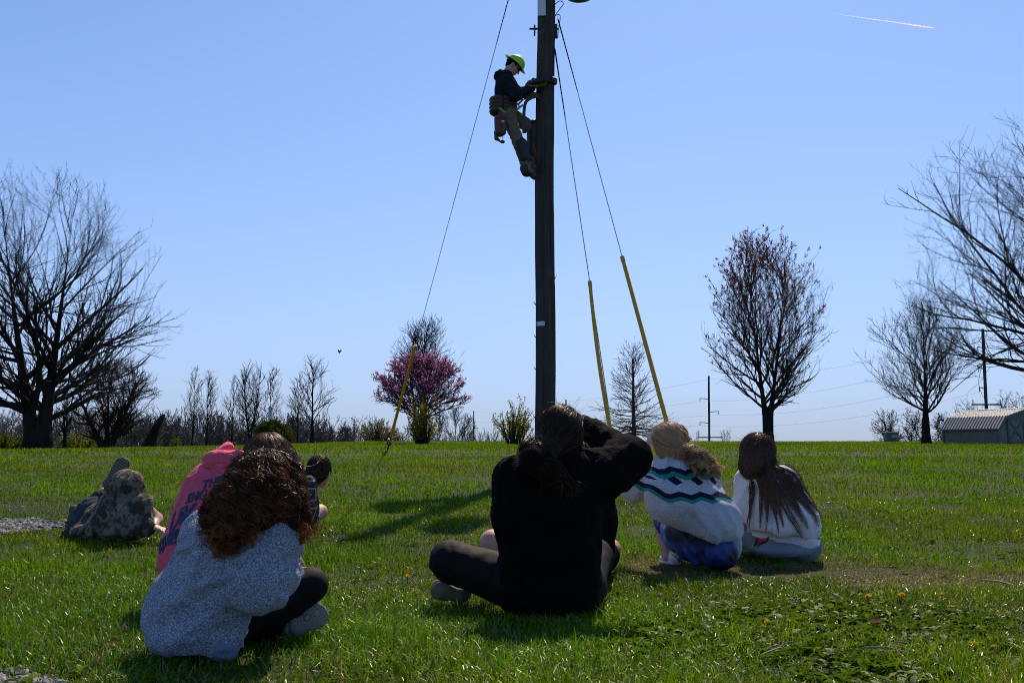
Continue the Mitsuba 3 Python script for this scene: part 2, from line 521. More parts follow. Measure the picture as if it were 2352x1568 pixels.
# through bolt with curved washers, a guy plate on the right
bz = at(1250, 67, PY)[2]
part(pole, 'through_bolt', tube([[.43 - .20, PY, bz], [.43 + .19, PY, bz]], .014, 8), 'dark_steel')
for s in (-1, 1):
    cw = bevel_box((.02, .09, .13), .006)
    part(pole, 'curved_washer', (cw[0] + [.43 + s * .128, PY, bz - .02], cw[1]), 'dark_steel')
hook = at(1281, 42, PY)
gp = bevel_box((.05, .05, .20), .008)
part(pole, 'guy_hook', (gp[0] + [.43 + .150, PY, bz - .03], gp[1]), 'dark_steel')
part(pole, 'tail_wire', tube(bez([at(1272, 38, PY), at(1283, 34, PY), at(1287, 41, PY), at(1283, 66, PY), at(1281, 88, PY)], 30), .006, 6), 'galvanised', True)
part(pole, 'tail_wire', tube(bez([at(1272, 12, PY), at(1286, 3, PY), at(1294, 9, PY), at(1286, 21, PY), at(1275, 36, PY)], 30), .006, 6), 'galvanised', True)
plate = bevel_box((.11, .02, .35), .006)
pp = on_pole(1244, 8, .0)
part(pole, 'grey_plate', (plate[0] + pp, plate[1]), 'tag_metal')
# the round bottom of a transformer can that hangs above the frame on the far side
can = trimesh.creation.revolve(np.array([[0, -.03], [.10, -.03], [.17, -.012], [.205, .02], [.21, .05], [.21, .75], [.19, .80], [0, .83]]), sections=40)
cc = at(1331, 3, PY) + [0, 0, .062]
key = thing('transformer', 'dark round bottom of a can hanging beside the pole at the top edge', 'transformer')
part(key, 'can', (np.array(can.vertices) + cc, np.array(can.faces)), 'dark_steel', 30)
part(key, 'bracket', tube([cc + [-.19, 0, .55], [.43 + .05, PY, cc[2] + .55]], .03, 8), 'dark_steel')
part(key, 'bracket', tube([cc + [-.19, 0, .2], [.43 + .05, PY, cc[2] + .2]], .03, 8), 'dark_steel')

# ---------------------------------------------------------------- guy wires with yellow guards
scene['guard_yellow'] = principled((.54, .28, .004), 0.5, specular=.4)
scene['wire'] = principled((.22, .225, .24), 0.5, metallic=.5)


def guy(anchor, attach, g0, g1, r, label, glabel, alabel, bend=0.0):
    w = thing('guy_wire', label, 'wire', 'guy wires of the climbed pole')
    anchor, attach = np.asarray(anchor), np.asarray(attach)
    pts = anchor + (attach - anchor) * np.linspace(0, 1, 30)[:, None]
    part(w, 'strand', tube(pts, .0052, 6), 'wire', True)
    # preformed grip at the upper end
    part(w, 'grip', tube(anchor + (attach - anchor) * np.linspace(.80, .995, 8)[:, None], np.linspace(.007, .011, 8), 6), 'dark_steel', True)
    g = thing('guy_guard', glabel, 'guy guard', 'yellow guy guards')
    gp = anchor + (attach - anchor) * np.linspace(g0, g1, 16)[:, None]
    side = unit(np.cross(attach - anchor, [0, 1, 0]))
    gp = gp + side * (bend * np.sin(np.linspace(0, np.pi, 16)))[:, None]
    part(g, 'sleeve', tube(gp, np.linspace(r * 1.08, r, 16), 14), 'guard_yellow', True)
    e = unit(gp[-1] - gp[-2])
    part(g, 'top_collar', tube([gp[-1] - e * .05, gp[-1] + e * .012], r * 1.15, 14), 'guard_yellow', 30)
    part(g, 'rivet', tube([gp[-1] - e * .04 - [0, r, 0], gp[-1] - e * .04 - [0, r + .012, 0]], .012, 8), 'galvanised')
    a = thing('guy_anchor', alabel, 'guy anchor')
    d = unit(attach - anchor)
    part(a, 'rod', tube([anchor - d * .25, anchor + d * .16], .016, 8), 'dark_steel', True)
    t = trimesh.creation.torus(.04, .014, 16, 8)
    R = frame(np.cross(d, [1, 0, 0]), d)
    part(a, 'eye', (np.array(t.vertices) @ R.T + anchor + d * .17, np.array(t.faces)), 'dark_steel', True)
    cl = bevel_box((.05, .05, .09), .01)
    part(a, 'clamp', (cl[0] @ frame(d).T + anchor + d * .26 - [.03, 0, 0], cl[1]), 'galvanised')


aL = at(890, 1035, 20.0); aL[2] = gz(aL[0], 20.0) + .02
guy(aL, at(1232, -240, PY + .12), .035, .252, .027, 'thin steel guy wire running down left from the pole to a yellow guard', 'short yellow guard leaning over the lawn left of the pole', 'steel guy anchor in the lawn left of the pole')
aM = at(1427, 1128, 10.0); aM[2] = gz(aM[0], 10.0) + .02
guy(aM, at(1274, 110, PY), .05, .40, .0205, 'thin steel guy wire nearest the pole on its right side', 'yellow guard to the left of the pin oak, nearer the pole', 'steel guy anchor behind the raised black elbow', bend=.03)
aR = at(1577, 1128, 9.6); aR[2] = gz(aR[0], 9.6) + .02
guy(aR, hook, .05, .415, .0215, 'thin steel guy wire running from the pole hook to the rightmost yellow guard', 'yellow guard that ends behind the blonde child, rightmost of three', 'steel guy anchor behind the squatting blonde child')

# ---------------------------------------------------------------- bare trees
def rotate_about(v, axis, ang):
    c, s = np.cos(ang)[:, None], np.sin(ang)[:, None]
    return v * c + np.cross(axis, v) * s + axis * (np.sum(axis * v, 1, keepdims=True)) * (1 - c)


def grow(r, P, D, L, R, S, wobble, up, taper=0.35, out=0.0, center=None):
    """Grows one level of branches: starts P, directions D, lengths L, base radii R -> polylines (n, S+1, 3), radii."""
    n = len(P)
    pts, rad = [P], [R]
    d = unit(D)
    p = P
    drift = r.normal(0, 1, (n, 3)) * wobble
    for k in range(S):
        drift = 0.5 * drift + r.normal(0, 1, (n, 3)) * wobble
        d = unit(d + drift + np.array([0, 0, 1.0]) * (up / S if np.isscalar(up) else up[:, None] / S))
        p = p + d * (L / S)[:, None]
        pts.append(p)
        rad.append(R * (1 - (1 - taper) * (k + 1) / S))
    return np.stack(pts, 1), np.stack(rad, 1)


def spawn(r, pts, rad, m, t0, t1, angle, spread, length, rr, lenfn=None, rmin=0.006, updir=0.0, tpow=1.0):
    """m children on every branch -> starts, directions, lengths, radii."""
    n, s, _ = pts.shape
    t = t0 + (t1 - t0) * ((np.arange(m)[None] + r.uniform(0, 1, (n, m))) / m) ** tpow
    u = t * (s - 1)
    i = np.minimum(u.astype(int), s - 2)
    f = (u - i)[..., None]
    rows = np.arange(n)[:, None]
    p = pts[rows, i] * (1 - f) + pts[rows, i + 1] * f
    d = unit(pts[rows, i + 1] - pts[rows, i])
    R = rad[rows, i] * (1 - f[..., 0]) + rad[rows, i + 1] * f[..., 0]
    p, d, t, R = p.reshape(-1, 3), d.reshape(-1, 3), t.reshape(-1), R.reshape(-1)
    plen = np.linalg.norm(np.diff(pts, axis=1), axis=2).sum(1)
    ok = slice(None)
    if n > 3:       # short branches carry fewer children
        ok = r.uniform(0, 1, n * m) < np.clip(np.repeat(plen, m) / np.quantile(plen, .8), .12, 1)
        p, d, t, R = p[ok], d[ok], t[ok], R[ok]
    side = unit(np.cross(d, r.normal(0, 1, d.shape)))
    a0, a1 = (angle, angle) if np.isscalar(angle) else angle
    c = rotate_about(d, side, a0 + (a1 - a0) * np.clip((t - t0) / (t1 - t0), 0, 1) + r.normal(0, spread, len(d)))
    c = unit(c + np.array([0, 0, updir]))
    if lenfn is not None:
        L = lenfn(p, c) * length * r.uniform(.6, 1.12, len(p))
    else:
        base = np.repeat(plen, m)[ok]
        L = base * length * (1.15 - .75 * t) * r.uniform(.55, 1.2, len(p))
    return p, c, L, np.maximum(R * rr, rmin)


def ellipsoid_len(c, up, down, rx, ry, shape=2.0):
    """Distance from a point along a direction to the crown's outline."""
    def fn(p, d):
        t = np.zeros(len(p))
        for _ in range(26):
            q = p + d * (t + .04 * max(rx, up))[:, None] - c
            z = np.where(q[:, 2] > 0, q[:, 2] / up, q[:, 2] / down)
            inside = (np.abs(q[:, 0] / rx) ** shape + np.abs(q[:, 1] / ry) ** shape + np.abs(z) ** shape) < 1
            t = np.where(inside, t + .04 * max(rx, up), t)
        return np.maximum(t, .12 * rx)
    return fn


def bark_color(p, n, uv):
    return mikit.mix((.009, .008, .007), (.034, .030, .026), mikit.fbm(p.x * 6, p.y * 6, p.z * 1.6, 3))


scene['bark'] = principled(proc(bark_color), 0.95, specular=.08)
scene['bark_pale'] = principled((.075, .062, .052), 0.95, specular=.1)
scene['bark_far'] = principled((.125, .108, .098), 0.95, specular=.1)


def tree_things(name, label, group, trunk, limbs, levels, bark='bark', category='tree', twig_label=None):
    key = thing(name, label, category, group)
    ms = [tubes(P, R, s) for P, R, s in trunk]
    part(key, 'trunk', join(*ms), bark, True)
    if limbs:
        part(key, 'limbs', join(*[tubes(P, R, s) for P, R, s in limbs]), bark, True)
    part(key, 'crown', join(*[tubes(P, R, s, False) for P, R, s in levels]), bark)
    return key


def flare(r0, n, top):
    t = np.linspace(0, 1, n)
    return r0 * (1 + .35 * np.exp(-t * 18)) * (1 - t) + top * t


def trunk_line(r, base, topp, n=10, wob=.02):
    t = np.linspace(0, 1, n)[:, None]
    L = np.linalg.norm(topp - base)
    w = np.cumsum(r.normal(0, 1, (n, 3)), 0) * wob * L / n
    w -= w * 0
    return base + (topp - base) * t + w * np.array([1, 1, .2])


def hardwood(name, label, seed, px, base_py, Y, top_py, half_px, trunk_px, fork, n_limbs, n_br, n_tw, n_tl, group=None, bark='bark', limb_angle=.6, crown_mid=.45,
             low=None, up=.55, rtwig=.011, limb_up=.25, stems=1, stem_spread=.12, tl_len=.5, z0=None, sides=(9, 6, 4, 3), br_angle=.6, tw_angle=.65, lean=0.0, wob=.07, category='tree', ltpow=1.5, crown_x=0.0, ry=1.0, twin=False, limb_r=.25):
    """A bare hardwood measured on the photograph: where it stands, how high and wide its crown is, where it forks."""
    r = np.random.default_rng(seed)
    base = at(px, base_py, Y)
    base[2] = gz(base[0], Y) if z0 is None else z0
    base[2] -= .15
    s = Y / FPX
    H = at(px, top_py, Y)[2] - base[2]
    rx = half_px * s
    c = base + np.array([lean * H + crown_x * s, 0, H * crown_mid])
    lowz = (low if low is not None else fork * .7) * H
    lf = ellipsoid_len(c, H - (c[2] - base[2]), max(c[2] - base[2] - lowz, .2 * H), rx, rx * ry, 2.2)
    r0 = trunk_px * s / 2
    trunks, tp, tr = [], [], []
    for k in range(stems):
        b = base + np.array([(k - (stems - 1) / 2) * r0 * (.66 if twin else .45), r.uniform(-.2, .2) * r0, 0])
        spread = (k - (stems - 1) / 2) * stem_spread * H if stems > 1 else 0
        tpnt = base + np.array([spread + r.normal(0, .02) * H + lean * H, r.normal(0, .06) * H * (stems > 1), H * r.uniform(.86, .93)])
        line = trunk_line(r, b, tpnt, 14)
        if stems > 1:
            tq = np.linspace(0, 1, 14)
            f0 = .085 if twin else fork * .8
            bend = np.clip((tq - f0) / (1 - f0), 0, 1) ** .85
            line = b + np.array([0, 0, 1.0]) * (line[:, 2] - b[2])[:, None] + (tpnt - b) * np.array([1, 1, 0]) * bend[:, None]
        rd = flare(r0 / (stems ** .5), 14, .02)
        # thins quickly above the fork
        t = np.linspace(0, 1, 14)
        rd = rd * np.where(t < fork, 1, np.maximum(.10, .82 - .8 * np.clip((t - fork) / (.95 - fork), 0, 1)))
        tp.append(line); tr.append(rd)
    tp, tr = np.array(tp), np.array(tr)
    P, D, L, R = spawn(r, tp, tr, n_limbs, fork, .93, limb_angle, .18, 1.0, .62, lf, .03, .15, ltpow)
    up_l = limb_up + up * np.clip((P[:, 2] - base[2]) / H - .2, 0, 1)
    lp, lr = grow(r, P, D, L * .9, np.minimum(R, r0 * limb_r), 9, wob * .8, up_l, .16)
    P, D, L, R = spawn(r, lp, lr, n_br, .12, .97, br_angle, .2, .8, .55, lambda p, d: np.minimum(lf(p, d), .38 * H), rtwig * 1.3, .12)
    bp, br = grow(r, P, D, L, R, 7, wob, up * .7, .3)
    P, D, L, R = spawn(r, bp, br, n_tw, .08, 1.0, tw_angle, .25, .55, .6, None, rtwig, .18)
    L = np.clip(L, .035 * H, .13 * H)
    wp, wr = grow(r, P, D, L, R, 5, wob * 1.1, up * .8, .45)
    levels = [(bp, br, sides[2]), (wp, wr, sides[3])]
    if n_tl:
        P, D, L, R = spawn(r, wp, wr, n_tl, .15, 1.0, .55, .25, tl_len, .75, None, rtwig * .7, .2)
        qp, qr = grow(r, P, D, np.clip(L, .02 * H, .06 * H), R, 2, wob * 1.2, up * .6, .5)
        levels.append((qp, qr, 3))
    key = tree_things(name, label, group, [(tp, tr, sides[0])], [(lp, lr, sides[1])], levels, bark, category)
    return key, levels


FAR = 'slender bare trees at the edge of the lawn left of the redbud'
hardwood('bare_tree', 'huge bare tree with twin trunks and fan-shaped crown at the left edge', 3, 88, 1031, 47.0, 366, 362, 60, .13, 19, 12, 8, 2, limb_angle=(1.3, .35), crown_mid=.34, low=.09, up=.36,
         rtwig=.008, stems=2, stem_spread=.2, limb_up=.42, lean=-.035, crown_x=-10, ltpow=1.6, tl_len=.6, twin=True)
hardwood('bare_tree', 'low dark many-stemmed bare tree right of the twin-trunked tree', 8, 245, 1021, 52.0, 806, 125, 34, .10, 12, 10, 8, 2, limb_angle=(1.0, .5), crown_mid=.5, low=.12, up=.3, rtwig=.013, stems=3, stem_spread=.38, wob=.11)
hardwood('bare_tree', 'thin bare sapling just right of the twin trunks', 12, 148, 1027, 49.5, 905, 42, 11, .3, 10, 6, 5, 0, limb_angle=.8, crown_mid=.6, rtwig=.011, wob=.12, stems=2, stem_spread=.12)
SL = [(441, 66, 832, 31, 7, 1), (473, 64, 836, 29, 7, 1), (532, 67, 852, 27, 6, 1), (574, 63, 821, 44, 9, 2), (622, 68, 827, 36, 7, 1), (682, 66, 846, 30, 6, 1), (717, 60, 807, 60, 11, 1)]
SN = ['leftmost', 'second', 'third', 'fourth, forking low', 'fifth, rising behind the birdhouse', 'sixth', 'last and tallest, standing clear']
for k, (px, Y, tpy, half, tr_, st) in enumerate(SL):
    hardwood('slender_tree', 'slender bare tree, ' + SN[k] + ' of the row left of the redbud', 30 + k, px, 1014, Y, tpy, half, tr_, .22, 22, 6, 4, 1, FAR, limb_angle=(.85, .4), crown_mid=.55, low=.16, up=.45,
             rtwig=.009, limb_up=.25, stems=st, stem_spread=.2, sides=(7, 4, 3, 3), wob=.10)
hardwood('bare_tree', 'bare round-topped tree rising behind the pink redbud', 51, 975, 1011, 58.0, 718, 100, 12, .25, 36, 10, 5, 1, limb_angle=(1.0, .4), crown_mid=.58, up=.5, limb_up=.3, rtwig=.0105)
hardwood('bare_tree', 'bare broad-crowned tree with a short trunk left of the shed', 57, 2128, 1017, 47.0, 664, 172, 20, .225, 24, 12, 8, 2, limb_angle=(1.2, .35), crown_mid=.56, low=.2, up=.5, limb_up=.35, rtwig=.0085, ltpow=1.9, stems=1)
hardwood('bare_tree', 'large bare tree reaching in from outside the right edge', 61, 2475, 1020, 36.0, 268, 515, 40, .17, 44, 13, 8, 2, limb_angle=(1.25, .45), crown_mid=.53, low=.18, up=.4, limb_up=.25, rtwig=.007, wob=.10, stems=1, ltpow=1.6, tl_len=.6)
# the red maple in flower bud
mk, ml = hardwood('red_maple', 'tall oval tree with dark red spring buds, two upright trunks', 66, 1765, 1012, 45.0, 512, 166, 25, .17, 26, 11, 7, 1, limb_angle=(1.05, .35), crown_mid=.43, low=.13, up=.55,
                  limb_up=.35, rtwig=.008, stems=2, stem_spread=.16, ltpow=1.35)


def leaf_cloud(r, pts, size, col_a, col_b, droop=0.0):
    """Small bent two-triangle leaves at the points."""
    n = len(pts)
    a = unit(r.normal(0, 1, (n, 3)) + [0, 0, -droop])
    b = unit(np.cross(a, r.normal(0, 1, (n, 3))))
    s = size * r.uniform(.6, 1.3, (n, 1))
    nn = np.cross(a, b)
    v = np.stack([pts, pts + a * s * .5 + b * s * .32 + nn * s * .08, pts + a * s, pts + a * s * .5 - b * s * .32 + nn * s * .08], 1)
    f = (np.arange(n) * 4)[:, None, None] + np.array([[0, 1, 2], [0, 2, 3]])[None]
    u = r.uniform(0, 1, (n, 1))
    c = np.repeat((np.asarray(col_a) * (1 - u) + np.asarray(col_b) * u)[:, None], 4, 1)
    return v.reshape(-1, 3), f.reshape(-1, 3), c.reshape(-1, 3)


def along(r, P, n, t0=0.0, jit=.02):
    """n random points on the polylines P."""
    k = r.integers(0, len(P), n)
    u = r.uniform(t0, 1, n) * (P.shape[1] - 1)
    i = np.minimum(u.astype(int), P.shape[1] - 2)
    f = (u - i)[:, None]
    return P[k, i] * (1 - f) + P[k, i + 1] * f + r.normal(0, jit, (n, 3))


scene['leaf_material'] = {'type': 'principledthin', 'base_color': VC, 'roughness': 0.6, 'spec_trans': 0.0, 'diff_trans': 0.9, 'eta': 1.3}
r = np.random.default_rng(4)
tw = ml[2][0] if len(ml) > 2 else ml[1][0]
zt = tw[:, -1, 2]
w_ = np.clip((zt - zt.min()) / (zt.max() - zt.min()) * 1.3 - (tw[:, -1, 0] - np.median(tw[:, -1, 0])) * .08, .12, 1) ** 1.2
tw = tw[r.uniform(0, 1, len(tw)) < w_]
bp_ = along(r, tw, 17000, .2, .02)
bv, bf, bc = leaf_cloud(r, bp_, .062, (.08, .026, .020), (.24, .075, .055), 1.0)
part(mk, 'flower_buds', (bv, bf), 'leaf_material', label='dark red clusters of buds', kind='stuff', color=bc)


def conical(name, label, seed, px, base_py, Y, top_py, half_px, trunk_px):
    """A pin oak: one straight leader, long thin side branches that droop low down and rise near the top."""
    r = np.random.default_rng(seed)
    base = at(px, base_py, Y); base[2] = gz(base[0], Y) - .1
    H, rx = at(px, top_py, Y)[2] - base[2], half_px * Y / FPX
    t = np.linspace(0, 1, 14)
    tp = trunk_line(r, base, base + [0, 0, H], 14)[None]
    tr = (trunk_px * Y / FPX / 2 * (1 - t) ** .8 + .012)[None]
    n = 95
    u = np.sort(r.uniform(.10, .97, n))
    P = tp[0, 0] + (tp[0, -1] - tp[0, 0]) * u[:, None]
    az = r.uniform(0, 2 * np.pi, n)
    el = -.25 + 1.35 * u + r.normal(0, .08, n)
    D = np.stack([np.cos(az) * np.cos(el), np.sin(az) * np.cos(el), np.sin(el)], 1)
    L = rx * (1.08 - .72 * u ** 1.2) * r.uniform(.7, 1.15, n)
    lp, lr = grow(r, P, D, L, np.interp(u, t, tr[0]) * .32, 7, .06, -.05 + .5 * u, .25)
    P, D, L, R = spawn(r, lp, lr, 8, .12, 1, .6, .2, .45, .5, None, .010, .0)
    bp, br = grow(r, P, D, np.clip(L, .15, 1.1), R, 5, .10, .1, .5)
    P, D, L, R = spawn(r, bp, br, 4, .1, 1, .6, .3, .5, .7, None, .006, .05)
    wp, wr = grow(r, P, D, np.clip(L, .06, .5), R, 3, .12, .1, .5)
    return tree_things(name, label, None, [(tp, tr, 7)], [(lp, lr, 4)], [(bp, br, 3), (wp, wr, 3)], 'bark_pale')


conical('pin_oak', 'bare conical oak with drooping lower branches between the two right guards', 71, 1456, 1012, 48.0, 800, 96, 10)

# redbud: wide-spread dark limbs covered in pink blossom
rk, rl = hardwood('redbud_tree', 'small spreading redbud in pink blossom, behind the yellow guard', 83, 966, 1013, 46.0, 806, 124, 22, .20, 19, 9, 7, 0, limb_angle=(1.35, .55), crown_mid=.54, low=.28, up=.16, limb_up=.04,
                  rtwig=.016, stems=3, stem_spread=.12, ltpow=1.1, category='tree')
r = np.random.default_rng(6)
pts = np.vstack([along(r, rl[0][0], 4500, .15, .03), along(r, rl[1][0], 9000, .0, .035)])
zz = pts[:, 2]
keep = r.uniform(0, 1, len(pts)) < np.clip((zz - np.percentile(zz, 2)) / np.ptp(zz) * 2.4, .12, 1)
pv_, pf_, pc_ = leaf_cloud(r, pts[keep], .085, (.30, .09, .22), (.55, .24, .43))
part(rk, 'blossom', (pv_, pf_), 'leaf_material', label='pink purple blossom along the branches', kind='stuff', color=pc_)


def shrub(name, label, seed, px, base_py, Y, top_py, half_px, n, leaf_a, leaf_b, nleaf, leaf=.07, arch=.5, bark='bark', group=None, category='shrub', twigs=5):
    r = np.random.default_rng(seed)
    base = at(px, base_py, Y); base[2] = gz(base[0], Y) - .05
    H, rx = at(px, top_py, Y)[2] - base[2], half_px * Y / FPX
    az, q = r.uniform(0, 2 * np.pi, n), np.sqrt(r.uniform(0, 1, n))
    P = base + np.stack([np.cos(az) * q * rx * .3, np.sin(az) * q * rx * .3, 0 * q], 1)
    tgt = base + np.stack([np.cos(az) * q * rx, np.sin(az) * q * rx, H * (1 - .45 * q ** 2) * r.uniform(.55, 1.05, n)], 1)
    D = unit(tgt - P) + [0, 0, .25]
    sp_, sr = grow(r, P, D, np.linalg.norm(tgt - P, axis=1), np.full(n, .017), 7, .05, -.15 * arch, .4)
    lv = [(sp_, sr, 4)]
    allp = sp_
    if twigs:
        P2, D2, L2, R2 = spawn(r, sp_, sr, twigs, .3, 1, .5, .2, .28, .7, None, .009, .2)
        wp, wr = grow(r, P2, D2, L2, R2, 3, .1, .1, .5)
        lv.append((wp, wr, 3))
    key = thing(name, label, category, group)
    part(key, 'stems', join(*[tubes(a, b, c, False) for a, b, c in lv]), bark)
    if nleaf:
        pts = np.vstack([along(r, sp_, nleaf // 2, .25, .03), along(r, lv[-1][0], nleaf - nleaf // 2, 0, .03)])
        v, f, c = leaf_cloud(r, pts, leaf, leaf_a, leaf_b)
        part(key, 'foliage', (v, f), 'leaf_material', kind='stuff', color=c)
    return key


shrub('forsythia', 'upright yellow-green forsythia at the foot of the climbed pole', 91, 1182, 1021, 41.0, 912, 52, 70, (.10, .12, .010), (.32, .30, .02), 2600, .075, twigs=4)
shrub('forsythia', 'yellow forsythia in front of the redbud trunk', 92, 968, 1016, 43.5, 905, 42, 60, (.16, .13, .008), (.42, .33, .015), 2600, .075, twigs=4)
shrub('olive_shrub', 'rounded olive-grey bush between the bare trees and the redbud', 93, 866, 1013, 62.0, 956, 52, 90, (.11, .11, .045), (.20, .19, .09), 3800, .09)
shrub('olive_shrub', 'low pale bush directly left of the redbud trunk', 94, 905, 1013, 64.0, 975, 36, 40, (.14, .13, .07), (.22, .20, .12), 900, .08)
shrub('green_shrub', 'yellow-green bush left of the twin trunks', 95, 14, 1036, 50.0, 985, 46, 60, (.06, .075, .008), (.16, .18, .015), 3400, .085)
shrub('green_shrub', 'yellow-green low bush between the twin trunks and the low dark tree', 96, 176, 1028, 53.0, 992, 50, 60, (.09, .11, .01), (.22, .25, .02), 2400, .085)
shrub('blossom_shrub', 'thin bush with whitish blossom behind the thin sapling', 97, 200, 1026, 58.0, 945, 62, 60, (.36, .34, .28), (.55, .52, .46), 1500, .06)
shrub('green_shrub', 'small yellow-green bush under the slender leftmost tree', 98, 398, 1021, 60.0, 1000, 18, 20, (.09, .11, .01), (.2, .22, .02), 600, .08)

# distant grey trees, one by one
FT = [(1008, 110, 925, 34, 'left'), (1047, 112, 922, 38, 'middle'), (1075, 118, 940, 26, 'right')]
for k, (px, Y, tpy, half, w) in enumerate(FT):
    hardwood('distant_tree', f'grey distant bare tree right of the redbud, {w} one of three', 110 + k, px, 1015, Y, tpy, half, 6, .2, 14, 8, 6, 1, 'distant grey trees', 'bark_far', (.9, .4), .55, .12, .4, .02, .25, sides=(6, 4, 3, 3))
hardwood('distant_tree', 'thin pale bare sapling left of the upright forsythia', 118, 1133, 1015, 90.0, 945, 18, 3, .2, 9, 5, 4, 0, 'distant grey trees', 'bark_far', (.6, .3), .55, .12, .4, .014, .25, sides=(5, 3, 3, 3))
RT = [(2040, 88, 932, 46, 'small crooked bare tree over the grey box left of the short trunk'), (2098, 92, 925, 34, 'crooked bare tree just left of the short trunk'), (2166, 94, 940, 34, 'crooked bare tree left of the shed roof'),
      (2222, 120, 898, 36, 'round grey tree behind the shed, left of the far pole'), (2330, 115, 888, 54, 'round grey tree behind the shed at the right edge')]
for k, (px, Y, tpy, half, w) in enumerate(RT):
    hardwood('distant_tree', w, 130 + k, px, 1015, Y, tpy, half, 7, .12, 12, 8, 6, 2, 'distant trees by the shed', 'bark', (1.0, .5), .5, .08, .3, .016, .15, sides=(6, 4, 3, 3), wob=.16, stems=2, stem_spread=.2)
hardwood('distant_tree', 'tiny bare bush by the foot of the far pole with crossarm', 141, 1668, 1015, 120.0, 978, 22, 2, .1, 12, 6, 4, 0, None, 'bark_far', (.6, .3), .5, .05, .5, .014, .25, sides=(5, 3, 3, 3))
hardwood('distant_tree', 'tiny bare bush left of the far pole with crossarm', 142, 1604, 1015, 120.0, 985, 18, 2, .1, 10, 6, 4, 0, None, 'bark_far', (.6, .3), .5, .05, .5, .014, .25, sides=(5, 3, 3, 3))
# brush at the wood's edge that can be told apart
BR = [(62, 60, 968, 40), (215, 62, 930, 40), (300, 61, 938, 44), (345, 58, 950, 40), (385, 63, 938, 40), (420, 66, 962, 30), (505, 70, 938, 40), (560, 72, 950, 36), (655, 70, 942, 40), (690, 69, 950, 34), (745, 72, 965, 34), (795, 74, 970, 28)]
BN = ['behind the twin trunks', 'behind the low dark tree', 'right of the low dark tree', 'round the broken stump', 'just right of the broken stump', 'left of the slender leftmost tree', 'between the second and third slender tree',
      'behind the forking slender tree', 'right of the birdhouse', 'under the sixth slender tree', 'right of the tallest slender tree', 'left of the olive bush']
for k, ((px, Y, tpy, half), w) in enumerate(zip(BR, BN)):
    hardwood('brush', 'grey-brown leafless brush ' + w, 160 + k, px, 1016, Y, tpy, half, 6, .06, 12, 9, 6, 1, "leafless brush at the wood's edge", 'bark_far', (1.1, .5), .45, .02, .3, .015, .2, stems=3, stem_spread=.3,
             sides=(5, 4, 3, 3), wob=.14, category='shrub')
# the mass of the wood behind them
r = np.random.default_rng(77)
P, D, L, R = [], [], [], []
for x0, x1, Y, n, hpx in ((-60, 760, 78, 420, 62), (-60, 860, 90, 420, 55), (700, 960, 95, 120, 34), (960, 1170, 130, 120, 24)):
    for _ in range(n):
        px = r.uniform(x0, x1)
        yy_ = Y + r.uniform(-6, 6)
        p = at(px, 1016, yy_); p[2] = gz(p[0], yy_)
        top_ = at(px, 1012 - hpx * r.uniform(.5, 1.15) * (1.15 if px < 500 else 1), yy_)[2]
        P.append(p); D.append([r.normal(0, .12), r.normal(0, .1), 1]); L.append(top_ - p[2]); R.append(r.uniform(.03, .07))
P, D, L, R = np.array(P), np.array(D), np.array(L), np.array(R)
sp_, sr = grow(r, P, D, L, R, 7, .10, .1, .3)
P2, D2, L2, R2 = spawn(r, sp_, sr, 9, .25, 1, .6, .2, .3, .6, None, .018, .1)
wp, wr = grow(r, P2, D2, L2, R2, 4, .13, .2, .5)
P3, D3, L3, R3 = spawn(r, wp, wr, 3, .1, 1, .6, .3, .5, .7, None, .015, .1)
qp, qr = grow(r, P3, D3, L3, R3, 2, .13, .2, .5)
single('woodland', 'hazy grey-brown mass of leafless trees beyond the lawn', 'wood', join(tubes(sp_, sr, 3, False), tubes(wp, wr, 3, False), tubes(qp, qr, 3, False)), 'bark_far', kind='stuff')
# a broken stump
key = thing('broken_stump', 'dark broken leaning stump in the brush', 'stump')
p0 = at(335, 1021, 56); p0[2] = gz(p0[0], 56) - .1
part(key, 'trunk', tube(bez([p0, p0 + [.35, 0, .8], p0 + [.55, 0, 1.4], p0 + [.95, 0, 2.1]], 8), np.array([.42, .36, .3, .25, .22, .2, .17, .08]), 8), 'bark', True)
# ivy mound under the birdhouse
r = np.random.default_rng(88)
key = thing('ivy_bush', 'dark green mound of evergreen ivy under the larger birdhouse', 'bush')
c0 = at(627, 1012, 46.0); c0[2] = gz(c0[0], 46.0)
q = unit(r.normal(0, 1, (5200, 3)))
bump = meshkit.fbm(q * 2.3 + 4, 3, 4)
pts = c0 + np.array([0, 0, .45]) + q * np.array([.80, .70, .72]) * (0.5 + 1.0 * bump)[:, None] * r.uniform(.72, 1.0, (5200, 1)) ** .5
pts = pts[pts[:, 2] > c0[2]]
v, f, c = leaf_cloud(r, pts, .11, (.018, .035, .006), (.07, .095, .012))
part(key, 'foliage', (v, f), 'leaf_material', kind='stuff', color=c)
part(key, 'stems', join(*[tube(bez([c0 + [dx * .3, 0, -.1], c0 + [dx * .7, 0, .4], c0 + [dx, 0, .9]], 6), np.linspace(.05, .02, 6), 5) for dx in (-.4, -.15, .12, .4)]), 'bark')

# ---------------------------------------------------------------- far poles, wires, shed, bird boxes
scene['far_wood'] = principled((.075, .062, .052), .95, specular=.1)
scene['insulator'] = principled((.25, .26, .28), .4)
LINE = 'poles of the distant power line'


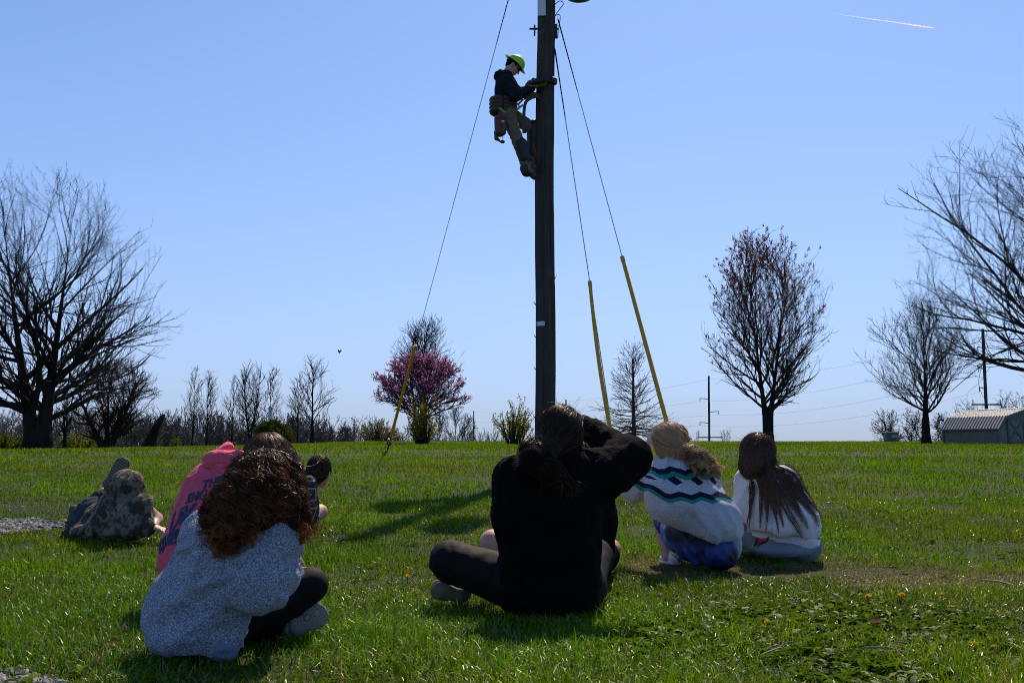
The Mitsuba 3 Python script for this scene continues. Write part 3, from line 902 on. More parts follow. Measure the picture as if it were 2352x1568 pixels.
def far_pole(label, px0, py0, px1, py1, Y, w0, w1, arms=(), cross=None, group=LINE):
    k = thing('power_pole', label, 'utility pole', group)
    b, t = at(px0, py0, Y), at(px1, py1, Y)
    b = b - (t - b) * .3
    s = Y / FPX
    part(k, 'shaft', tube([b, (b + t) / 2, t], [w0 * s / 2, (w0 + w1) * s / 4, w1 * s / 2], 10), 'far_wood', True)
    ends = []
    for (ax, ay, side, ln) in arms:
        a = at(ax, ay, Y)
        e = a + np.array([side * ln * s, -.05, .10])
        part(k, 'bracket', tube([a, a + (e - a) * .5 + [0, 0, .03], e], .035, 6), 'far_wood')
        part(k, 'insulator', tube([e + [0, 0, .06], e + [0, 0, -.30]], .035, 8), 'insulator')
        ends.append(e + [0, 0, -.3])
    if cross is not None:
        c = at(cross[0], cross[1], Y)
        cb = bevel_box((cross[2] * s, .10, .11), .02)
        part(k, 'crossarm', (cb[0] + c - [0, .22, 0], cb[1]), 'far_wood')
        for q in (-1, 1):
            part(k, 'insulator', tube([c + [q * cross[2] * s * .46, -.22, .08], c + [q * cross[2] * s * .46, -.22, .36]], .035, 8), 'insulator')
    return ends, t


e1, t1 = far_pole('straight far pole with three short brackets and a low crossarm, left of the red maple', 1629, 1010, 1628, 863, 95.0, 5.0, 4.4, [(1628.5, 917, -1, 21), (1628.5, 947, 1, 21), (1628.5, 972, -1, 21)], (1630, 1004, 58))
e2, t2 = far_pole('tall far pole rising behind the shed roof, leaning slightly', 2266, 950, 2257, 755, 70.0, 8.0, 6.2, [(2259, 800, -1, 14), (2261, 848, -1, 14), (2263, 893, -1, 14)], (2263, 929, 68))
e3, t3 = far_pole('thin far pole right of the redbud', 1088, 1012, 1088, 943, 150.0, 3, 2.6, [(1089, 984, 1, 8)])
e4, t4 = far_pole('short far pole top behind the dark-haired woman', 1300, 960, 1300, 918, 125.0, 4, 3.6, [])


def wire(a, b, sag, label, r=.009):
    r = min(r, .007)
    t = np.linspace(0, 1, 40)[:, None]
    p = np.asarray(a) * (1 - t) + np.asarray(b) * t - np.array([0, 0, 1.0]) * 4 * sag * t * (1 - t)
    single('overhead_wire', label, 'wire', tube(p, r, 4), 'wire', True, 'overhead wires between the far poles')


hi = at(2257, 765, 70.0)
wire(t1 - [0, 0, .3], hi, .8, 'topmost overhead wire between the red maple pole and the shed pole', .012)
for k, w in enumerate(('upper', 'middle', 'lower')):
    wire(e1[k], e2[k], .9, f'{w} of three overhead wires right of the bracketed pole')
lft = [(e1[0], (1300, 944)), (e1[1], (1300, 962)), (e1[2], (1300, 975)), (t1 - [0, 0, .3], (1300, 921))]
for (p, (px, py)), w in zip(lft, ('upper bracket', 'middle bracket', 'lowest bracket', 'pole top')):
    wire(p, at(px, py, 125.0), .3, f'overhead wire running left from the {w} of the bracketed pole', .019)
for py, py2, w in ((930, 946, 'upper'), (950, 968, 'middle'), (968, 983, 'lower')):
    wire(at(1300, py, 125.0), at(1089, py2, 150.0), .4, f'faint {w} overhead wire between the thin pole and the pole behind the woman', .016)

# shed: gambrel roof of ribbed metal, board walls, double doors with crossed braces
scene['shed_wall'] = principled((.165, .185, .15), .8)
scene['shed_trim'] = principled((.10, .115, .12), .7)
scene['roof_metal'] = principled((.22, .235, .25), .5, metallic=.55)
shed = thing('shed', 'green-grey garden shed with a ribbed metal gambrel roof and crossed doors', 'shed')
SY = 46.0
gb = at(2294, 1016, SY - 1.2); g0z = gz(gb[0], SY) - .05
corner = np.array([gb[0], SY - 1.2, g0z])              # front right corner of the long wall = left corner of the door gable
lx = at(2168, 1016, SY + 1.6)
A = np.array([lx[0], SY + 1.6, g0z])                       # far left corner
ux = unit(np.array([corner[0] - A[0], corner[1] - A[1], 0]))   # along the long wall
Lw = np.linalg.norm((corner - A)[:2])
un = np.array([-ux[1], ux[0], 0])
un = un if un[1] > 0 else -un                              # depth direction, away from the camera
DEP = 3.3
zup = np.array([0, 0, 1.0])
eave = at(2285, 984, SY)[2] - g0z + .03
brk = at(2290, 958, SY)[2] - g0z + .02
rdg = at(2330, 945, SY + 1)[2] - g0z + .06


def S(u, v, z):
    return A + ux * u + un * v + zup * z


def slab(pts, thick):
    """A flat polygon given in order, thickened along its normal."""
    p = np.array(pts)
    n = unit(np.cross(p[1] - p[0], p[2] - p[0]))
    q = np.vstack([p, p + n * thick])
    m = len(p)
    f = [[0, i, i + 1] for i in range(1, m - 1)] + [[m, m + i + 1, m + i] for i in range(1, m - 1)]
    for i in range(m):
        j = (i + 1) % m
        f += [[i, m + i, m + j], [i, m + j, j]]
    return q, np.array(f)


part(shed, 'floor', slab([S(.02, .02, 0), S(Lw - .02, .02, 0), S(Lw - .02, DEP - .02, 0), S(.02, DEP - .02, 0)], .08), 'shed_trim')
# boards of the long wall
nb = 26
for k in range(nb):
    u0, u1 = .06 + (Lw - .12) * k / nb, .06 + (Lw - .12) * (k + 1) / nb - .012
    part(shed, 'wall_board', slab([S(u0, 0, 0), S(u1, 0, 0), S(u1, 0, eave), S(u0, 0, eave)], -.025), 'shed_wall')
part(shed, 'back_wall', slab([S(0, DEP, 0), S(Lw, DEP, 0), S(Lw, DEP, eave), S(0, DEP, eave)], .03), 'shed_wall')
V1, V2, V3 = .42, DEP / 2, DEP - .42
prof = [(0, eave), (V1, brk), (V2, rdg), (V3, brk), (DEP, eave)]


def roof_z(v):
    return np.interp(v, [q[0] for q in prof], [q[1] for q in prof])


ng = 18
for uu, sgn in ((Lw, 1), (0, -1)):
    for k in range(ng):
        v0, v1 = .05 + (DEP - .1) * k / ng, .05 + (DEP - .1) * (k + 1) / ng - .012
        pts = [S(uu, v0, 0), S(uu, v1, 0), S(uu, v1, roof_z(v1) - .02)]
        for q in (V3, V2, V1):
            if v0 < q < v1:
                pts.append(S(uu, q, roof_z(q) - .02))
        pts.append(S(uu, v0, roof_z(v0) - .02))
        part(shed, 'gable_board', slab(pts, -.025 * sgn), 'shed_wall')
for (u, v) in ((0, 0), (Lw, 0), (Lw, DEP)):
    c = bevel_box((.11, .11, roof_z(v) - .03), .01)
    part(shed, 'corner_post', (c[0] @ np.stack([ux, un, zup]) + S(u, v, (roof_z(v) - .03) / 2), c[1]), 'shed_trim')
OV = .12
for a, b, name in ((0, 1, 'lower_roof'), (1, 2, 'upper_roof'), (2, 3, 'upper_roof'), (3, 4, 'lower_roof')):
    (va, za), (vb, zb) = prof[a], prof[b]
    if a == 0:
        va, za = va - .10, za - .10 * (zb - za) / (vb - va)
    if b == 4:
        vb, zb = vb + .10, zb + .10 * (zb - za) / (vb - va)
    rf = part(shed, name, slab([S(-OV, va, za), S(Lw + OV, va, za), S(Lw + OV, vb, zb), S(-OV, vb, zb)], .018), 'roof_metal')
    nr = 20
    for k in range(nr + 1):
        u = -OV + .04 + (Lw + 2 * OV - .08) * k / nr
        nrm = unit(np.cross(ux, S(0, vb, zb) - S(0, va, za)))
        if nrm[2] < 0:
            nrm = -nrm
        part(rf, 'rib', tube([S(u, va, za) + nrm * .012, S(u, vb, zb) + nrm * .012], .035, 6), 'roof_metal')
part(shed, 'ridge_cap', tube([S(-OV, V2, rdg + .01), S(Lw + OV, V2, rdg + .01)], .06, 8), 'roof_metal', True)
for a, b in ((0, 1), (1, 2), (2, 3), (3, 4)):
    (va, za), (vb, zb) = prof[a], prof[b]
    part(shed, 'rake_trim', slab([S(Lw + OV + .005, va, za - .12), S(Lw + OV + .005, vb, zb - .12), S(Lw + OV + .005, vb, zb + .02), S(Lw + OV + .005, va, za + .02)], .03), 'shed_trim')
part(shed, 'eave_trim', tube([S(-OV, -.09, eave - .06), S(Lw + OV, -.09, eave - .06)], .035, 6), 'shed_trim')
dz = brk - .06
for q in (0, 1):
    v0 = .55 + q * 1.12
    v1 = v0 + 1.10
    d = part(shed, 'door', slab([S(Lw + .03, v0, .08), S(Lw + .03, v1, .08), S(Lw + .03, v1, dz), S(Lw + .03, v0, dz)], -.03), 'shed_wall')
    e = .05
    for (a0, b0, a1, b1) in ((v0 + e, .08, v0 + e, dz), (v1 - e, .08, v1 - e, dz), (v0, .08 + e, v1, .08 + e), (v0, dz - e, v1, dz - e), (v0 + e, .1, v1 - e, dz - .03), (v1 - e, .1, v0 + e, dz - .03)):
        p, s_ = S(Lw + .065, a0, b0), S(Lw + .065, a1, b1)
        cr = unit(np.cross(s_ - p, ux)) * .05
        part(d, 'brace', slab([p - cr, s_ - cr, s_ + cr, p + cr], .02), 'shed_trim')

# bird boxes on posts
scene['pale_paint'] = principled((.42, .45, .44), .7)
scene['roof_brown'] = principled((.26, .23, .19), .8)


def bird_box(label, px, py_top, py_bot, w, Y, y_ground):
    k = thing('birdhouse', label, 'birdhouse', None)
    s = Y / FPX
    t, b = at(px, py_top, Y), at(px, py_bot, Y)
    ww, hh = w * s, (t - b)[2]
    bx = bevel_box((ww, ww, hh * .78), .01)
    c = b + [0, 0, hh * .39]
    part(k, 'box', (bx[0] + c, bx[1]), 'pale_paint')
    rf = bevel_box((ww * 1.35, ww * 1.5, hh * .10), .01)
    part(k, 'roof', (rf[0] + b + [0, 0, hh * .84], rf[1]), 'roof_brown')
    rf2 = bevel_box((ww * .8, ww * .9, hh * .09), .01)
    part(k, 'roof_cap', (rf2[0] + b + [0, 0, hh * .94], rf2[1]), 'roof_brown')
    part(k, 'entrance_hole', tube([c + [0, -ww / 2 - .004, hh * .2], c + [0, -ww / 2 + .03, hh * .2]], ww * .16, 12), 'dark_steel')
    fl = bevel_box((ww * 1.1, ww * 1.1, hh * .05), .006)
    part(k, 'floor', (fl[0] + b + [0, 0, -hh * .02], fl[1]), 'roof_brown')
    part(k, 'post', tube([b + [0, 0, -hh * .03], [b[0], b[1], gz(b[0], b[1]) - .2]], ww * .2, 8), 'far_wood')


bird_box('white birdhouse on a post rising out of the ivy mound', 621, 933, 962, 8.5, 45.6, 0)
bird_box('smaller pale birdhouse on a post under the slender leftmost tree', 460, 975, 993, 6.0, 52.0, 0)
# grey box on a short post at the crest
k = thing('grey_box', 'small blue-grey box with a pale label on a short post at the crest', 'box')
c = at(2047, 1004, 50.0)
bx = bevel_box((.62, .4, .40), .02)
part(k, 'housing', (bx[0] + c, bx[1]), 'shed_trim')
bx = bevel_box((.66, .46, .08), .02)
part(k, 'lid', (bx[0] + c + [0, 0, .24], bx[1]), 'roof_metal')
bx = bevel_box((.30, .02, .10), .004)
part(k, 'label_plate', (bx[0] + c + [.1, -.21, .05], bx[1]), 'pale_paint')
part(k, 'post', tube([c, [c[0], c[1], gz(c[0], c[1]) - .2]], .05, 8), 'far_wood')

# contrail, far and high; a bird
scene['ice_trail'] = {'type': 'principledthin', 'base_color': {'type': 'rgb', 'value': [.97, .97, .97]}, 'roughness': 1.0, 'spec_trans': 0.0, 'diff_trans': 1.6, 'eta': 1.05}
h0, h1 = at(2147, 65, 9000.0), at(1905, 30, 9000.0)
t = np.linspace(0, 1, 60)
pts = h0 + (h1 - h0) * t[:, None]
rr = 9000 / FPX * np.interp(t, [0, .03, .12, .35, .7, 1], [.3, 1.4, 1.9, 1.15, .45, .05])
single('contrail', 'thin white contrail at the upper right of the sky', 'contrail', tube(pts, rr, 10), 'ice_trail', True)
k = thing('bird', 'tiny dark bird in the sky left of the redbud', 'bird')
c = at(780, 808, 60.0)
b = trimesh.creation.icosphere(3, 1.0)
part(k, 'body', (np.array(b.vertices) * [.035, .06, .09] + c, np.array(b.faces)), 'dark_steel', True)
for s in (-1, 1):
    part(k, 'wing', slab([c + [s * .03, 0, .05], c + [s * .05, .02, .16], c + [s * .12, .05, .10], c + [s * .05, .02, -.06]], .01), 'dark_steel')

# ---------------------------------------------------------------- people: tools
def vor3(p, scale):
    """Distances to the nearest and second nearest feature point in space, and a random number of the nearest cell."""
    x, y, z = p.x * scale, p.y * scale, p.z * scale
    f1, f2, w = mi.Float(9), mi.Float(9), mi.Float(0)
    for a in (-1, 0, 1):
        for b in (-1, 0, 1):
            for c in (-1, 0, 1):
                cx, cy, cz = dr.floor(x) + a, dr.floor(y) + b, dr.floor(z) + c
                d = dr.sqrt(dr.square(cx + mikit.cell_rand(cx, cy, cz + 11) - x) + dr.square(cy + mikit.cell_rand(cx + 7, cy, cz) - y) + dr.square(cz + mikit.cell_rand(cx, cy + 5, cz) - z))
                f2 = dr.select(d < f1, f1, dr.minimum(f2, d))
                w = dr.select(d < f1, mikit.cell_rand(cx, cy, cz + 3), w)
                f1 = dr.minimum(f1, d)
    return f1, f2, w


def skin_color(p, n, uv):
    a = mikit.fbm(p.x * 14, p.y * 14, p.z * 14, 2)
    return mikit.mix((.40, .215, .155), (.52, .31, .24), a)


scene['skin'] = principled(proc(skin_color), 0.5, specular=.4)
scene['eye_dark'] = principled((.02, .015, .012), 0.2)
scene['sole_rubber'] = principled((.17, .165, .15), 0.85)
scene['shoe_grey'] = principled((.15, .15, .145), 0.8)
scene['shoe_white'] = principled((.62, .62, .64), 0.7)


def knit_bump(p, n, uv):
    return mikit.noise(p.x * 160, p.y * 160, p.z * 160) + 2.2 * mikit.fbm(p.x * 22, p.y * 22, p.z * 22, 2)


scene['black_cotton'] = bumped(principled((.0042, .0044, .0050), 0.95, specular=.08), knit_bump, .003)
scene['black_legging'] = principled((.0058, .0058, .0075), 0.75, sheen=.04, specular=.15)


def head_prims(c, R, s=1.0, neck=None, nr=.052):
    """R: columns right, forward (where the face looks), up."""
    R = np.asarray(R)
    q = lambda x, y, z: c + R @ (np.array([x, y, z]) * s)
    e = lambda *r: tuple(np.array(r) * s)
    P = [(c, e(.074, .094, .088), R, .02), (q(0, .036, -.055), e(.056, .058, .068), R, .03), (q(0, .068, -.104), e(.026, .022, .02), R, .025),
         (q(0, .094, -.022), q(0, .114, -.056), .008 * s, .014 * s, .012), (q(0, .092, -.083), e(.022, .012, .009), R, .01),
         (q(-.04, .078, .002), q(.04, .078, .002), .014 * s, .014 * s, .015)]
    for sx in (-1, 1):
        P.append((q(sx * .076, -.006, -.03), e(.011, .021, .032), R @ np.array(frame((sx * .25, 0, 1.0))), .008))
    if neck is not None:
        P.append((q(0, -.015, -.07), neck, nr * s, nr * 1.1 * s, .03))
    return P


def eyes(parent, c, R, s=1.0):
    b = trimesh.creation.icosphere(2, .012 * s)
    ms = []
    for sx in (-1, 1):
        ms.append((np.array(b.vertices) * [1, .7, .6] @ R.T + c + R @ (np.array([sx * .031, .086, -.018]) * s), np.array(b.faces)))
    part(parent, 'eye', ms[0], 'eye_dark', True)
    part(parent, 'eye', ms[1], 'eye_dark', True)


def hand_mesh(w, d, nrm, s=1.0, curl=.5, thumb_side=1, h=.0032, spread=.12):
    """A hand: palm, four fingers of unequal length bent towards nrm, a thumb from the side of the palm."""
    d = unit(d)
    nrm = unit(nrm - d * np.dot(nrm, d))
    side = np.cross(d, nrm) * thumb_side
    P = [(w - d * .03 * s, w + d * .02 * s, .022 * s, .024 * s, .02)]
    for k, (ln, off) in enumerate(((.072, .030), (.080, .010), (.074, -.010), (.058, -.029))):
        root = w + d * (.086 - .004 * abs(k - 1)) * s + side * off * s
        P.append((w + side * off * .7 * s + d * .01 * s, root, .0135 * s, .0115 * s, .014))
        a, p, r = 0.0, root, .0092 * s
        fd = unit(d + side * spread * (1.5 - k) / 1.5 * (.5 if off > 0 else .5))
        for seg, fr in enumerate((.45, .32, .23)):
            a += curl * (.7, 1.0, .8)[seg]
            q = p + (fd * math.cos(a) + nrm * math.sin(a)) * ln * fr * s
            P.append((p, q, r, r * .93, .005))
            p, r = q, r * .93
    t0 = w + d * .022 * s + side * .022 * s
    t1 = t0 + (d * .6 + side * .75 + nrm * .25) * .036 * s
    t2 = t1 + unit(d * .85 + side * .35 + nrm * (.2 + curl * .5)) * .030 * s
    t3 = t2 + unit(d * .85 + side * .05 + nrm * (.3 + curl * .7)) * .026 * s
    P += [(t0, t1, .015 * s, .012 * s, .012), (t1, t2, .0115 * s, .0105 * s, .005), (t2, t3, .0105 * s, .009 * s, .005)]
    return Blob(P, h, .008, pad=.02).mesh()


def limb(pts, radii, k=None):
    out = []
    for a, b, ra, rb in zip(pts[:-1], pts[1:], radii[:-1], radii[1:]):
        out.append((a, b, ra, rb) if k is None else (a, b, ra, rb, k))
    return out


def shoe_mesh(heel, toe, up, s=1.0, h=.006):
    """A shoe from heel to toe; up points away from the sole."""
    d = unit(np.asarray(toe) - heel)
    up = unit(up - d * np.dot(up, d))
    L = np.linalg.norm(np.asarray(toe) - heel)
    R = np.stack([np.cross(d, up), d, up], 1)
    P = [(heel + d * .13 * L + up * .030 * s, (.036 * s, .036 * s, .045 * s), R), (heel + d * .45 * L + up * .028 * s, (.038 * s, .25 * L, .036 * s), R),
         (heel + d * .74 * L + up * .020 * s, (.045 * s, .24 * L, .030 * s), R), (heel + d * .12 * L + up * .03 * s, heel + d * .10 * L + up * .09 * s, .036 * s, .040 * s)]
    b = Blob(P, h, .03, cuts=[(heel + up * .004 * s, -up)])
    P2 = [(heel + d * .14 * L, (.040 * s, .14 * L, .013 * s), R), (heel + d * .45 * L, (.036 * s, .25 * L, .013 * s), R), (heel + d * .74 * L, (.049 * s, .25 * L, .013 * s), R)]
    g = Blob(P2, h * .8, .03)
    return b.mesh(), g.mesh()


def shoe(parent, name, heel, toe, up, s, upper, sole):
    u, g = shoe_mesh(np.asarray(heel), np.asarray(toe), np.asarray(up, float), s)
    k = part(parent, name, u, upper, True)
    part(k, 'sole', g, sole, True)
    return k


def strands(blob, roots, flow, steps, ds, r, lift=.003, curl=0.0, freq=10, width=.0022, taper=.35, free=0, gravity=(0, 0, -1), jitter=.12, curl_t0=.15, hug=1.0, clump=0, gather=.75):
    """Strands that run over the blob along flow(p, t), then hang freely; returns a ribbon mesh."""
    p = roots.copy()
    n = len(p)
    g = np.asarray(gravity, float)
    if clump:       # strands run together in locks: roots come in groups of this size
        rep = lambda q: np.repeat(q, clump, 0)
        phase, am = rep(r.uniform(0, 6.28, (n // clump, 1))) + r.normal(0, .35, (n, 1)), rep(r.uniform(.5, 1.4, (n // clump, 1)))
        dirj = rep(r.normal(0, jitter, (n // clump, 3))) + r.normal(0, jitter * .25, (n, 3))
    else:
        phase, am = r.uniform(0, 6.28, (n, 1)), r.uniform(.4, 1.4, (n, 1))
        dirj = r.normal(0, jitter, (n, 3))
    pts, nor = [p.copy()], [blob.grad(p)]
    last = None
    for k in range(steps + free):
        t = k / (steps + free)
        d = flow(p, t) + dirj
        if k < steps:
            gr = blob.grad(p)
            d = unit(d - gr * np.sum(gr * d, 1, keepdims=True) * hug)
            if last is not None:
                d = unit(d + last * .8)
            p = p + d * ds
            f = blob.value(p)
            p = p - blob.grad(p) * np.clip(f - lift, -.02, .02)[:, None] * .8
        else:
            gr = nor[-1]
            d = unit(last * 1.2 + g * .5 + dirj)
            p = p + d * ds
        last = d
        pts.append(p.copy())
        nor.append(gr)
    P, N = np.stack(pts, 1), np.stack(nor, 1)
    if clump:
        C_ = P.reshape(n // clump, clump, *P.shape[1:]).mean(1).repeat(clump, 0)
        P = C_ + (P - C_) * (1 - gather * np.linspace(0, 1, P.shape[1])[None, :, None] ** 1.3)
    if curl:
        tt = np.linspace(0, 1, P.shape[1])[None, :, None]
        T_ = unit(np.gradient(P, axis=1))
        B = unit(np.cross(T_, N))
        ang = phase[:, None] + tt * freq * (0.7 + .6 * am[:, None] / 1.4) * 2 * np.pi * float(np.mean(ds)) * (steps + free)
        a = curl * am[:, None] * smooth01((tt - curl_t0) / .4)
        P = P + B * np.cos(ang) * a + N * (np.sin(ang) * .8 + .5) * a
    m = P.shape[1]
    T_ = unit(np.gradient(P, axis=1))
    B = unit(np.cross(T_, N + r.normal(0, .35, (n, 1, 3))))
    w = (width * r.uniform(.6, 1.4, (n, 1)) * (1 - (1 - taper) * np.linspace(0, 1, m)[None] ** 2))[..., None] * .5
    v = np.stack([P - B * w, P + B * w], 2).reshape(-1, 3)
    i = (np.arange(n) * m * 2)[:, None, None] + (np.arange(m - 1) * 2)[None, :, None]
    q = np.concatenate([i, i + 1, i + 3, i + 2], -1).reshape(-1, 4)
    return v, np.vstack([q[:, [0, 1, 2]], q[:, [0, 2, 3]]])


def locks(mesh, r, n, size, keep, spread):
    return np.repeat(surface_roots(mesh, r, n, keep), size, 0) + r.normal(0, spread, (n * size, 3))


def smooth01(x):
    x = np.clip(x, 0, 1)
    return x * x * (3 - 2 * x)


def surface_roots(mesh, r, n, keep):
    v, f = mesh
    tri = v[f]
    a = np.linalg.norm(np.cross(tri[:, 1] - tri[:, 0], tri[:, 2] - tri[:, 0]), axis=1)
    c = tri.mean(1)
    ok = keep(c)
    idx = np.flatnonzero(ok)
    pick = r.choice(idx, n, p=a[idx] / a[idx].sum())
    u = r.uniform(0, 1, (n, 2))
    u = np.where((u.sum(1) > 1)[:, None], 1 - u, u)
    t = tri[pick]
    return t[:, 0] + (t[:, 1] - t[:, 0]) * u[:, :1] + (t[:, 2] - t[:, 0]) * u[:, 1:]


HAIR = {}


def tint(mesh_segments, name, r, rootdark=.75, power=1.5, lo=.0):
    """Vertex colours from the dark root to the lighter tip of every strand."""
    d, l = HAIR[name]
    out = []
    for n, m in mesh_segments:
        t = np.linspace(0, 1, m)[None, :, None]
        u = np.clip(lo + (1 - lo) * t ** power * r.uniform(.3, 1.25, (n, 1, 1)), 0, 1)
        c = d * rootdark * 1.6 * (1 - u) + l * u
        out.append(np.repeat(c, 2, 1).reshape(-1, 3))
    return np.vstack(out)


def hair_part(parent, name, hair, sets, r, power=1.5, lo=0.0, label=None):
    segs = []
    for (v, f), n in sets:
        segs.append((n, len(v) // (2 * n)))
    part(parent, name, join(*[s for s, _ in sets]), hair, label=label, kind='stuff', color=tint(segs, hair, r, .75, power, lo))


def hair_material(name, dark, light, trans=.5):
    HAIR[name] = (np.array(dark), np.array(light))
    scene[name] = {'type': 'blendbsdf', 'weight': .33, 'a': {'type': 'principledthin', 'base_color': VC, 'roughness': .42, 'spec_trans': 0.0, 'diff_trans': trans, 'eta': 1.5},
                   'b': {'type': 'twosided', 'b': {'type': 'principled', 'base_color': VC, 'roughness': .36, 'specular': .3}}}
    scene[name + '_mass'] = principled(dark, .85, specular=.08)


def place_text(blob, text, origin, u, v, height, depth=.0022, bold=True, slant=0.0, arch=0.0, squeeze=1.0, wobble=0.0):
    """Lettering laid over a garment: each point walks over the surface from the origin."""
    m = meshkit.text_mesh(text, height, depth, bold)
    m = m.subdivide_to_size(height * .35) if hasattr(m, 'subdivide_to_size') else m
    x, y, z = np.array(m.vertices).T
    x, y = x * squeeze, y + arch * (x * squeeze) ** 2 + wobble * np.sin(x * 40)
    x = x + slant * y
    p = np.repeat(np.asarray(origin, float)[None], len(x), 0)
    for _ in range(6):
        p = p - blob.grad(p) * blob.value(p)[:, None]
    N = 26
    du, dv = np.repeat(unit(u)[None], len(x), 0), np.repeat(unit(v)[None], len(x), 0)
    for comp, dd in ((y, dv), (x, du)):
        for _ in range(N):
            g = blob.grad(p)
            t = unit(dd - g * np.sum(g * dd, 1, keepdims=True))
            p = p + t * (comp / N)[:, None]
            p = p - blob.grad(p) * blob.value(p)[:, None]
    return p + blob.grad(p) * (.0015 + z)[:, None], np.array(m.faces)


def lay(blob, poly, origin, u, v, depth=.003):
    """A flat shapely shape laid over a garment as a thin patch."""
    m = trimesh.creation.extrude_polygon(poly, depth, engine='earcut').subdivide_to_size(.02)
    x, y, z = np.array(m.vertices).T
    p = np.repeat(np.asarray(origin, float)[None], len(x), 0) + np.outer(x, unit(u)) + np.outer(y, unit(v))
    for _ in range(8):
        p = p - blob.grad(p) * blob.value(p)[:, None]
    return p + blob.grad(p) * (.0015 + z)[:, None], np.array(m.faces)


def look(fwd, up=(0, 0, 1)):
    f = unit(fwd)
    r_ = unit(np.cross(f, up))
    return np.stack([r_, f, np.cross(r_, f)], 1)


A_ = at

# ---------------------------------------------------------------- the woman in black, seated cross-legged
W = thing('person', 'dark-haired woman in black hoodie and leggings sitting cross-legged, right elbow raised', 'person')
Rw = look((.05, .93, .34))
hc = at(1288, 990, 4.02)
neck, chest, pel = at(1276, 1062, 4.0), at(1268, 1150, 4.02), at(1262, 1352, 4.08)
shL, elL, wrL = at(1178, 1092, 4.0), at(1176, 1192, 3.98), at(1205, 1290, 4.25)
shR, elR, wrR = at(1345, 1090, 4.0), at(1452, 1050, 4.06), at(1352, 985, 4.22)
hpL, knL, anL = at(1205, 1345, 4.10), at(1034, 1288, 4.22), at(1160, 1368, 4.42)
hpR, knR, anR = at(1325, 1345, 4.10), at(1362, 1280, 4.55), at(1150, 1360, 4.52)
body = head_prims(hc, Rw, 1.0, neck) + limb([neck, chest, pel], [.052, .085, .085]) + [(at(1215, 1100, 4.02), at(1315, 1100, 4.02), .055, .055)] + \
    limb([shL, elL, wrL], [.05, .04, .028]) + limb([shR, elR, wrR], [.05, .04, .028]) + limb([hpL, knL, anL], [.085, .055, .04]) + limb([hpR, knR, anR], [.085, .055, .04])
hR = hand_mesh(wrR + unit(at(1300, 955, 4.25) - wrR) * .02, at(1290, 950, 4.24) - wrR, (-.2, -.6, -.6), .95, .35, 1)
hL = hand_mesh(wrL, at(1262, 1320, 4.4) - wrL, (0, .3, -1), .95, .5, 1)
part(W, 'body', join(Blob(body, .011, .03).mesh(), hR, hL), 'skin', True)
eyes(W, hc, Rw)
hood = [(at(1213, 1350, 4.07), at(1312, 1350, 4.07), .114, .114), (at(1222, 1255, 4.03), at(1306, 1255, 4.03), .116, .114), (at(1220, 1160, 4.0), at(1314, 1160, 4.0), .112, .114),
        (at(1195, 1110, 4.0), at(1330, 1110, 4.0), .088, .095), (at(1222, 1200, 4.05), at(1214, 1350, 4.08), .112, .114), (at(1312, 1200, 4.05), at(1312, 1350, 4.08), .108, .114),
        (at(1250, 1072, 4.0), at(1312, 1072, 4.0), .060, .062)]
hood += limb([shL, elL, wrL], [.076, .066, .050]) + limb([shR, at(1400, 1085, 4.02), elR, wrR], [.094, .088, .070, .052])
hood += [((neck + at(1280, 1058, 3.96)) / 2, (.105, .075, .050))]
hb = Blob(hood, .011, .06, noise=folds(7.5, .011, (0.1, 0, 1), .45, 3))
part(W, 'hoodie', hb.mesh(), 'black_cotton', True)
part(W, 'sleeve_cuff', Blob(limb([wrR + (elR - wrR) * .12, wrR + (elR - wrR) * .0 + unit(wrR - elR) * .035], [.050, .046]), .007, .01, noise=folds(60, .002, elR - wrR, .1, 5)).mesh(), 'black_cotton', True)
lg = Blob(limb([hpL, knL], [.112, .082]) + limb([knL, anL], [.080, .052]) + limb([hpR, knR], [.112, .085]) + limb([knR, anR], [.082, .052]) + [(hpL, hpR, .115, .115)], .011, .035, noise=folds(9, .005, (0, 1, 1), .5, 6))
part(W, 'leggings', lg.mesh(), 'black_legging', True)
shoe(W, 'shoe', at(1070, 1372, 4.36), at(990, 1350, 4.32), (.1, 1.0, .5), 1.0, 'shoe_grey', 'sole_rubber')
shoe(W, 'shoe', at(1120, 1372, 4.62), at(1200, 1372, 4.72), (0, .5, 1), 1.0, 'shoe_grey', 'sole_rubber')
# hair drawn into a low ponytail
hair_material('hair_dark', (.005, .0035, .003), (.065, .036, .022), .45)
hp = [(hc + Rw @ np.array([0, -.014, .014]), (.090, .104, .096), Rw), (hc + Rw @ np.array([0, -.05, -.05]), (.078, .062, .080), Rw),
      (at(1262, 1030, 3.93), at(1235, 1044, 3.90), .055, .045)]
tail_p = [at(1235, 1044, 3.90), at(1225, 1056, 3.87), at(1262, 1078, 3.84), at(1300, 1100, 3.85)]
hp += limb(tail_p, [.046, .050, .042, .018])
face_cut = (hc + Rw @ np.array([0, .060, -.0]), Rw @ np.array([0, 1.0, -.45]))
hbw = Blob(hp, .009, .03, cuts=[face_cut])
r = np.random.default_rng(11)
hm = hbw.mesh()
tie = at(1232, 1044, 3.90)


def flow_w(p, t):
    d = tie - p
    far = np.linalg.norm(d, axis=1, keepdims=True)
    down = at(1310, 1115, 3.84) - p
    return np.where((p[:, 2:] < tie[2] + .015) & (far < .12), unit(down), unit(d))


